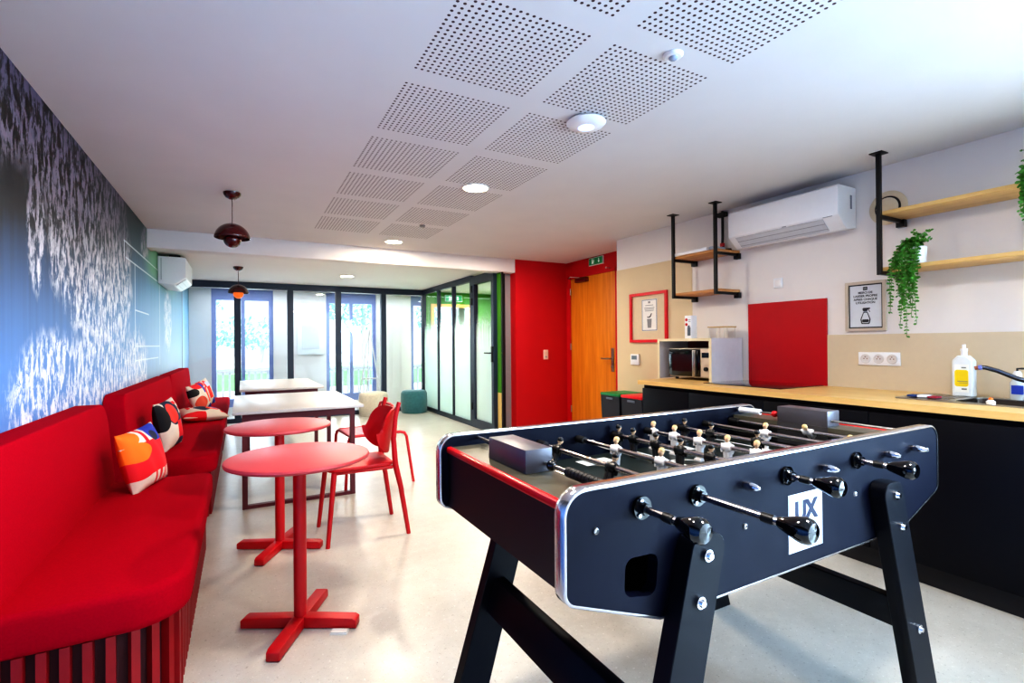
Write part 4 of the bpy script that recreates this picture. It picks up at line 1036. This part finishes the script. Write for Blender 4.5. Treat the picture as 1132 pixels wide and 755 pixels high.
# goal boxes and score rods
for bx0, bx1, by0, by1, sx, sm, kb, nm in ((.622, .702, 1.075, 1.285, .680, black_matte, black_gloss, 'black'), (1.938, 2.018, 1.075, 1.275, 1.966, white_plastic, red_paint, 'white')):
    B().box((bx0, by0, .8705), (bx1, by1, .931), bev=.002).build('goal_box', M('goal_box_grey', (92, 88, 92), .4, .3), ft)
    if sx > 1: B().box((bx0, by0, .785), (bx0+.0015, by1, .8705)).build('goal_front', M('goal_front_dark', (62, 60, 62), .5), ft)
    else: B().box((bx1-.0015, by0, .785), (bx1, by1, .8705)).build('goal_front', M('goal_front_dark', (62, 60, 62), .5), ft)
    sx2 = .680 if sx < 1 else 1.966
    sr = B().cyl((sx2, NY1, .893), (sx2, by0, .893), .0045, seg=10).cyl((sx2, by1, .893), (sx2, FY0, .893), .0045, seg=10).build('score_rod', steel, ft)
    bb = B(); ya, yb = (.842, .975) if sx < 1 else (1.37, 1.47)
    for k in range(10):
        u0 = ya+(yb-ya)*k/10; u1 = ya+(yb-ya)*(k+.85)/10
        bb.cyl((sx2, u0, .893), (sx2, u1, .893), .0125, seg=14)
    bb.build('score_beads', sm, sr)
    B().ball((sx2, by0-.03 if sx < 1 else by1+.03, .893), .0135).build('score_ball', kb, sr)
# rods, players, handles
skin = M('figure_skin', (214, 176, 140), .5); hair = M('figure_hair', (16, 14, 14), .4); blond = M('figure_blond', (196, 170, 120), .5)
fwhite = M('figure_white', (222, 218, 216), .4); fblack = M('figure_black', (18, 18, 20), .35)
def figure_mesh(body, legs, hr, fwd):
    b = B()
    # torso on the rod
    b.cyl((0, -.017, 0), (0, .017, 0), .0125, seg=14, mi=0)
    tor = bmesh.new(); bmesh.ops.create_uvsphere(tor, u_segments=14, v_segments=10, radius=1)
    for v in tor.verts: v.co = Vector((v.co.x*.011, v.co.y*(.021 if v.co.z > 0 else .015), v.co.z*.020-.002))
    b.merge(tor, 0)
    for s in (-1, 1):
        b.tube([(0, s*.019, .010), (0, s*.0225, -.004), (fwd*.004, s*.019, -.018)], [.0055, .005, .0045], 8, mi=0)
        b.tube([(0, s*.007, -.016), (fwd*.001, s*.0075, -.045), (fwd*.002, s*.0075, -.062)], [.009, .0075, .0065], 8, mi=1)
    b.box((-.006 if fwd > 0 else -.014, -.0145, -.071), (.014 if fwd > 0 else .006, .0145, -.060), bev=.002, mi=1)
    b.cyl((0, 0, .014), (0, 0, .021), .005, seg=8, mi=2)
    b.ball((0, 0, .029), .0098, (1, .9, 1.15), 12, mi=2)
    b.ball((-fwd*.002, 0, .0325), .0104, (1, .95, .9), 12, mi=3)
    b.ball((fwd*.0098, 0, .028), .0018, seg=6, mi=2)
    return b
def proto_fig(nm, *a):
    b = figure_mesh(*a[:4]); o = b.build(nm, a[4]); o.name = nm; return o
me_w = figure_mesh(fwhite, fwhite, blond, -1); me_b = figure_mesh(fblack, fblack, hair, 1)
tmp_w = me_w.build('player_figure', [fwhite, fwhite, skin, blond]); tmp_b = me_b.build('player_figure', [fblack, M('figure_sock', (44, 42, 44), .5), skin, hair])
mesh_w, mesh_b = tmp_w.data, tmp_b.data
bpy.data.objects.remove(tmp_w); bpy.data.objects.remove(tmp_b)
rod_m = M('rod_steel', (196, 186, 182), .2, 1.0, var=.03)
RZ = .848
near = {0: .672, 1: .575, 3: .700, 5: .690}
rods = [(.745, 'b', [1.17], 20), (.915, 'b', [1.095, 1.37], 24), (1.081, 'w', [1.272, 1.072, .872], 0), (1.249, 'b', [1.455, 1.375, 1.262, 1.155, 1.035], 2), (1.416, 'w', [1.445, 1.337, 1.222, 1.107, 1.0], -3), (1.582, 'b', [1.44, 1.31, 1.115], 3), (1.75, 'w', [1.2, .90], 0), (1.917, 'w', [1.135], -50)]
def knob(b, y, d):
    """tear-drop grip; d = direction away from the table"""
    m = Matrix.Translation((0, y, 0)) @ Matrix.Rotation(PI/2 if d < 0 else -PI/2, 4, 'X')
    b.lathe([(0, -.030), (.0105, -.030), (.013, -.024), (.0185, -.006), (.0235, .010), (.0252, .020), (.0240, .030), (.018, .037), (.0, .040)], 24, mat=m)
for i, (rx, tm, ys_, tilt) in enumerate(rods):
    hy = near.get(i)
    ya = (hy-.0) if hy else .772
    yb = 1.53 if hy else 1.655
    rod = B().cyl((0, ya-RZ*0, 0), (0, yb, 0), .008, seg=14).build('rod', rod_m)
    rod.parent = ft; rod.location = Vector((rx, 0, RZ))-Vector(ft.location)
    def child(bb, nm, m): 
        o = bb.build(nm, m); o.parent = rod; return o
    if hy:
        bb = B(); knob(bb, hy-.005, -1); child(bb, 'handle', black_gloss)
        child(B().cyl((0, hy+.035, 0), (0, hy+.06, 0), .010, seg=14), 'ferrule', black_metal)
    else:
        bb = B(); knob(bb, 1.66, 1); child(bb, 'handle', black_gloss)
        m = Matrix.Translation((0, .792, 0)) @ Matrix.Rotation(PI/2, 4, 'X')
        bb = B(); bb.lathe([(0, 0), (.0115, 0), (.0115, .010), (.008, .028), (.003, .036), (0, .0365)], 18, mat=m); child(bb, 'end_cap', chrome)
    # bearings on both plates
    for yy, s in ((NY0, -1), (FY1, 1)):
        if not hy and s < 0: continue
        bb = B().cyl((0, yy, 0), (0, yy+s*.008, 0), .0245, seg=24).cyl((0, yy+s*.008, 0), (0, yy+s*.022, 0), .0145, .0125, seg=20); child(bb, 'bearing', black_gloss)
        for k in range(3):
            a = R(90+k*120+20); child(B().cyl((.018*math.cos(a), yy+s*.008, .018*math.sin(a)), (.018*math.cos(a), yy+s*.012, .018*math.sin(a)), .0042, seg=8), 'screw', chrome)
    child(B().cyl((0, NY1, 0), (0, NY1+.03, 0), .013, seg=14), 'buffer', black_matte); child(B().cyl((0, FY0-.045, 0), (0, FY0, 0), .013, seg=14), 'buffer', black_matte)
    for y in ys_:
        f = bpy.data.objects.new('player_figure', mesh_b if tm == 'b' else mesh_w); COL.objects.link(f); f.parent = rod
        f.location = (0, y, 0); f.rotation_euler = (0, R(tilt+random.uniform(-3, 3)), 0)
    rod['label'] = 'rod carrying black figures' if tm == 'b' else 'rod carrying white figures'
# slanted legs, braces, bolts
leg_m = M('leg_black', (6, 8, 18), .45, var=.1, spec=.22)
for ya, yb in ((.755, .7995), (1.5155, 1.56)):
    for side in (0, 1):
        k = .26 if (side == 0 and ya < 1) else .30
        dx = .0 if ya > 1 else 1.0
        xc = lambda z: (.878+.020*dx-(.74-z)*k) if side == 0 else (1.667+.040*dx+(.75-z)*k)
        w = .054
        poly = [(xc(0)-w-.006, 0), (xc(0)+w+.004, 0), (xc(.79)+w, .775), (xc(.79)-w, .775)]
        poly = rpoly(poly, [0, 0, .035, .035], 6)
        lg = B().prism(poly, ya, yb, 'xz', bev=.002, seg=1).build('leg', leg_m, ft)
        for zz in ((.731, .634) if side == 0 else (.738, .638, .303)):
            bb = B(); yo, s = (ya, -1) if ya < 1 else (yb, 1)
            bb.cyl((xc(zz), yo, zz), (xc(zz), yo+s*.006, zz), .0135, seg=16).cyl((xc(zz), yo+s*.006, zz), (xc(zz), yo+s*.013, zz), .0095, .007, seg=14)
            bb.build('bolt', chrome, lg)
for side in (0, 1):
    xb = (.878-(.74-.35)*.3) if side == 0 else (1.690+(.75-.35)*.3)
    sgn = 1 if side == 0 else -1
    q = [(xb-.025-.016*sgn, .295), (xb+.012-.016*sgn, .295), (xb+.012+.016*sgn, .40), (xb-.025+.016*sgn, .40)]
    B().prism(q, .80, 1.515, 'xz', bev=.003, seg=1).build('cross_brace', leg_m, ft)
# visible side bolts
for u, v in ((.624, .820), (2.020, .830), (1.083, .745), (1.578, .749)):
    B().lathe([(0, 0), (.0075, 0), (.0065, .004), (.0045, .005), (.003, .002), (0, .002)], 16, mat=Matrix.Translation((u, NY0, v)) @ Matrix.Rotation(PI/2, 4, 'X')).build('plate_bolt', steel, ft)
# sticker
sg = B().box((1.258, NY0-.0015, .639), (1.410, NY0-.0002, .792)).build('sticker', M('sticker_white', (214, 222, 232), .5), ft)
mm = face_mat((1.334, NY0-.0016, .716), (1, 0, 0), (0, 0, 1))
lett = M('sticker_ink', (22, 30, 62), .5)
b = B(); b.merge(text_bm('UX', .070, .0004, bold=.0036, spacing=.95), mat=mm @ Matrix.Translation((.0, .026, .0004))); b.build('sticker_letters', lett, sg)
b = B()
for cxx, a0, a1 in ((-.022, 50, 310), (.022, 0, 360)):
    pts = [(cxx+.0185*math.cos(R(a)), -.022+.0185*math.sin(R(a))) for a in range(a0, a1+1, 10)]
    b.tube([mm @ Vector((u, v, .0006)) for u, v in pts], .0008, 6)
b.build('sticker_rings', lett, sg)

# ------------------------------------------------------------------ light
def area(name, loc, rot, sx, sy, e, col):
    la = bpy.data.lights.new(name, 'AREA'); la.shape = 'RECTANGLE'; la.size = sx; la.size_y = sy; la.energy = e; la.color = col
    o = bpy.data.objects.new(name, la); COL.objects.link(o); o.location = loc; o.rotation_euler = rot
    return o
area('window_daylight', (XR+.25, -1.06, 1.2), (R(66), 0, R(90)), 1.15, 1.9, 300, (.46, .71, 1.0))
area('back_window_daylight', (1.5, YO+.6, 1.3), (R(-90), 0, 0), 5.0, 1.9, 100, (.82, .93, 1.0))
area('corridor_fill', (1.5, 9.35, HL-.03), (0, 0, 0), 4.0, .5, 26, (.9, .94, 1.0))  # fill added to lift the unlit strip behind the back glass
area('green_corridor_fill', (3.8, 7.6, HL-.03), (0, 0, 0), .6, 2.0, 70, (1.0, .98, .94))  # fill added to brighten the frosted panes from behind
sl = bpy.data.lights.new('sun', 'SUN'); sl.energy = 5; sl.angle = .05
so = bpy.data.objects.new('sun', sl); COL.objects.link(so); so.rotation_euler = (R(22), R(12), 0)
la = bpy.data.lights.new('lamp_light', 'POINT'); la.energy = 6; la.color = (1, .6, .3); la.shadow_soft_size = .03
lo = bpy.data.objects.new('lamp_light', la); COL.objects.link(lo); lo.location = (-.028, 7.10, 1.855)
for (x, y, e) in ((1.457, .4, 24), (2.6, 5.0, 14), (0.5, 1.6, 22)):  # warm fill lights added under the ceiling, without fittings
    la = bpy.data.lights.new('room_fill', 'AREA'); la.shape = 'DISK'; la.size = .3; la.energy = e; la.color = (1, .92, .82)
    lo = bpy.data.objects.new('room_fill', la); COL.objects.link(lo); lo.location = (x, y, H-.03)
w = bpy.data.worlds.new('World'); SC.world = w; w.use_nodes = True
nt = w.node_tree; bg = nt.nodes['Background']
sky = nt.nodes.new('ShaderNodeTexSky'); sky.sky_type = 'HOSEK_WILKIE'; sky.turbidity = 4; sky.sun_direction = Vector((.3, -.5, .7)).normalized()
mxn = nt.nodes.new('ShaderNodeMix'); mxn.data_type = 'RGBA'; mxn.inputs[0].default_value = .75
nt.links.new(sky.outputs[0], mxn.inputs[6]); mxn.inputs[7].default_value = (.86, .95, 1.0, 1)
nt.links.new(mxn.outputs[2], bg.inputs[0]); bg.inputs[1].default_value = 2.0

# ------------------------------------------------------------------ camera
cam = bpy.data.cameras.new('Camera'); co = bpy.data.objects.new('Camera', cam); COL.objects.link(co)
cam.sensor_fit = 'HORIZONTAL'; cam.sensor_width = 36; cam.lens = 548.59/1132*36; cam.clip_start = .05; cam.clip_end = 300
yaw, pit, rol = R(28.612), R(.185), R(-.483)
fw = Vector((math.sin(yaw)*math.cos(pit), math.cos(yaw)*math.cos(pit), math.sin(pit)))
r_ = fw.cross(Vector((0, 0, 1))).normalized(); u_ = r_.cross(fw)
r2 = r_*math.cos(rol)+u_*math.sin(rol); u2 = -r_*math.sin(rol)+u_*math.cos(rol)
m4 = Matrix((r2, u2, -fw)).transposed().to_4x4(); m4.translation = (0, 0, 1.2)
co.matrix_world = m4
SC.camera = co
SC.view_settings.view_transform = 'Standard'
SC.view_settings.look = 'High Contrast'
SC.view_settings.exposure = 0.2
SC.cycles.max_bounces = 10
SC.cycles.transparent_max_bounces = 12
SC.cycles.sample_clamp_indirect = 6
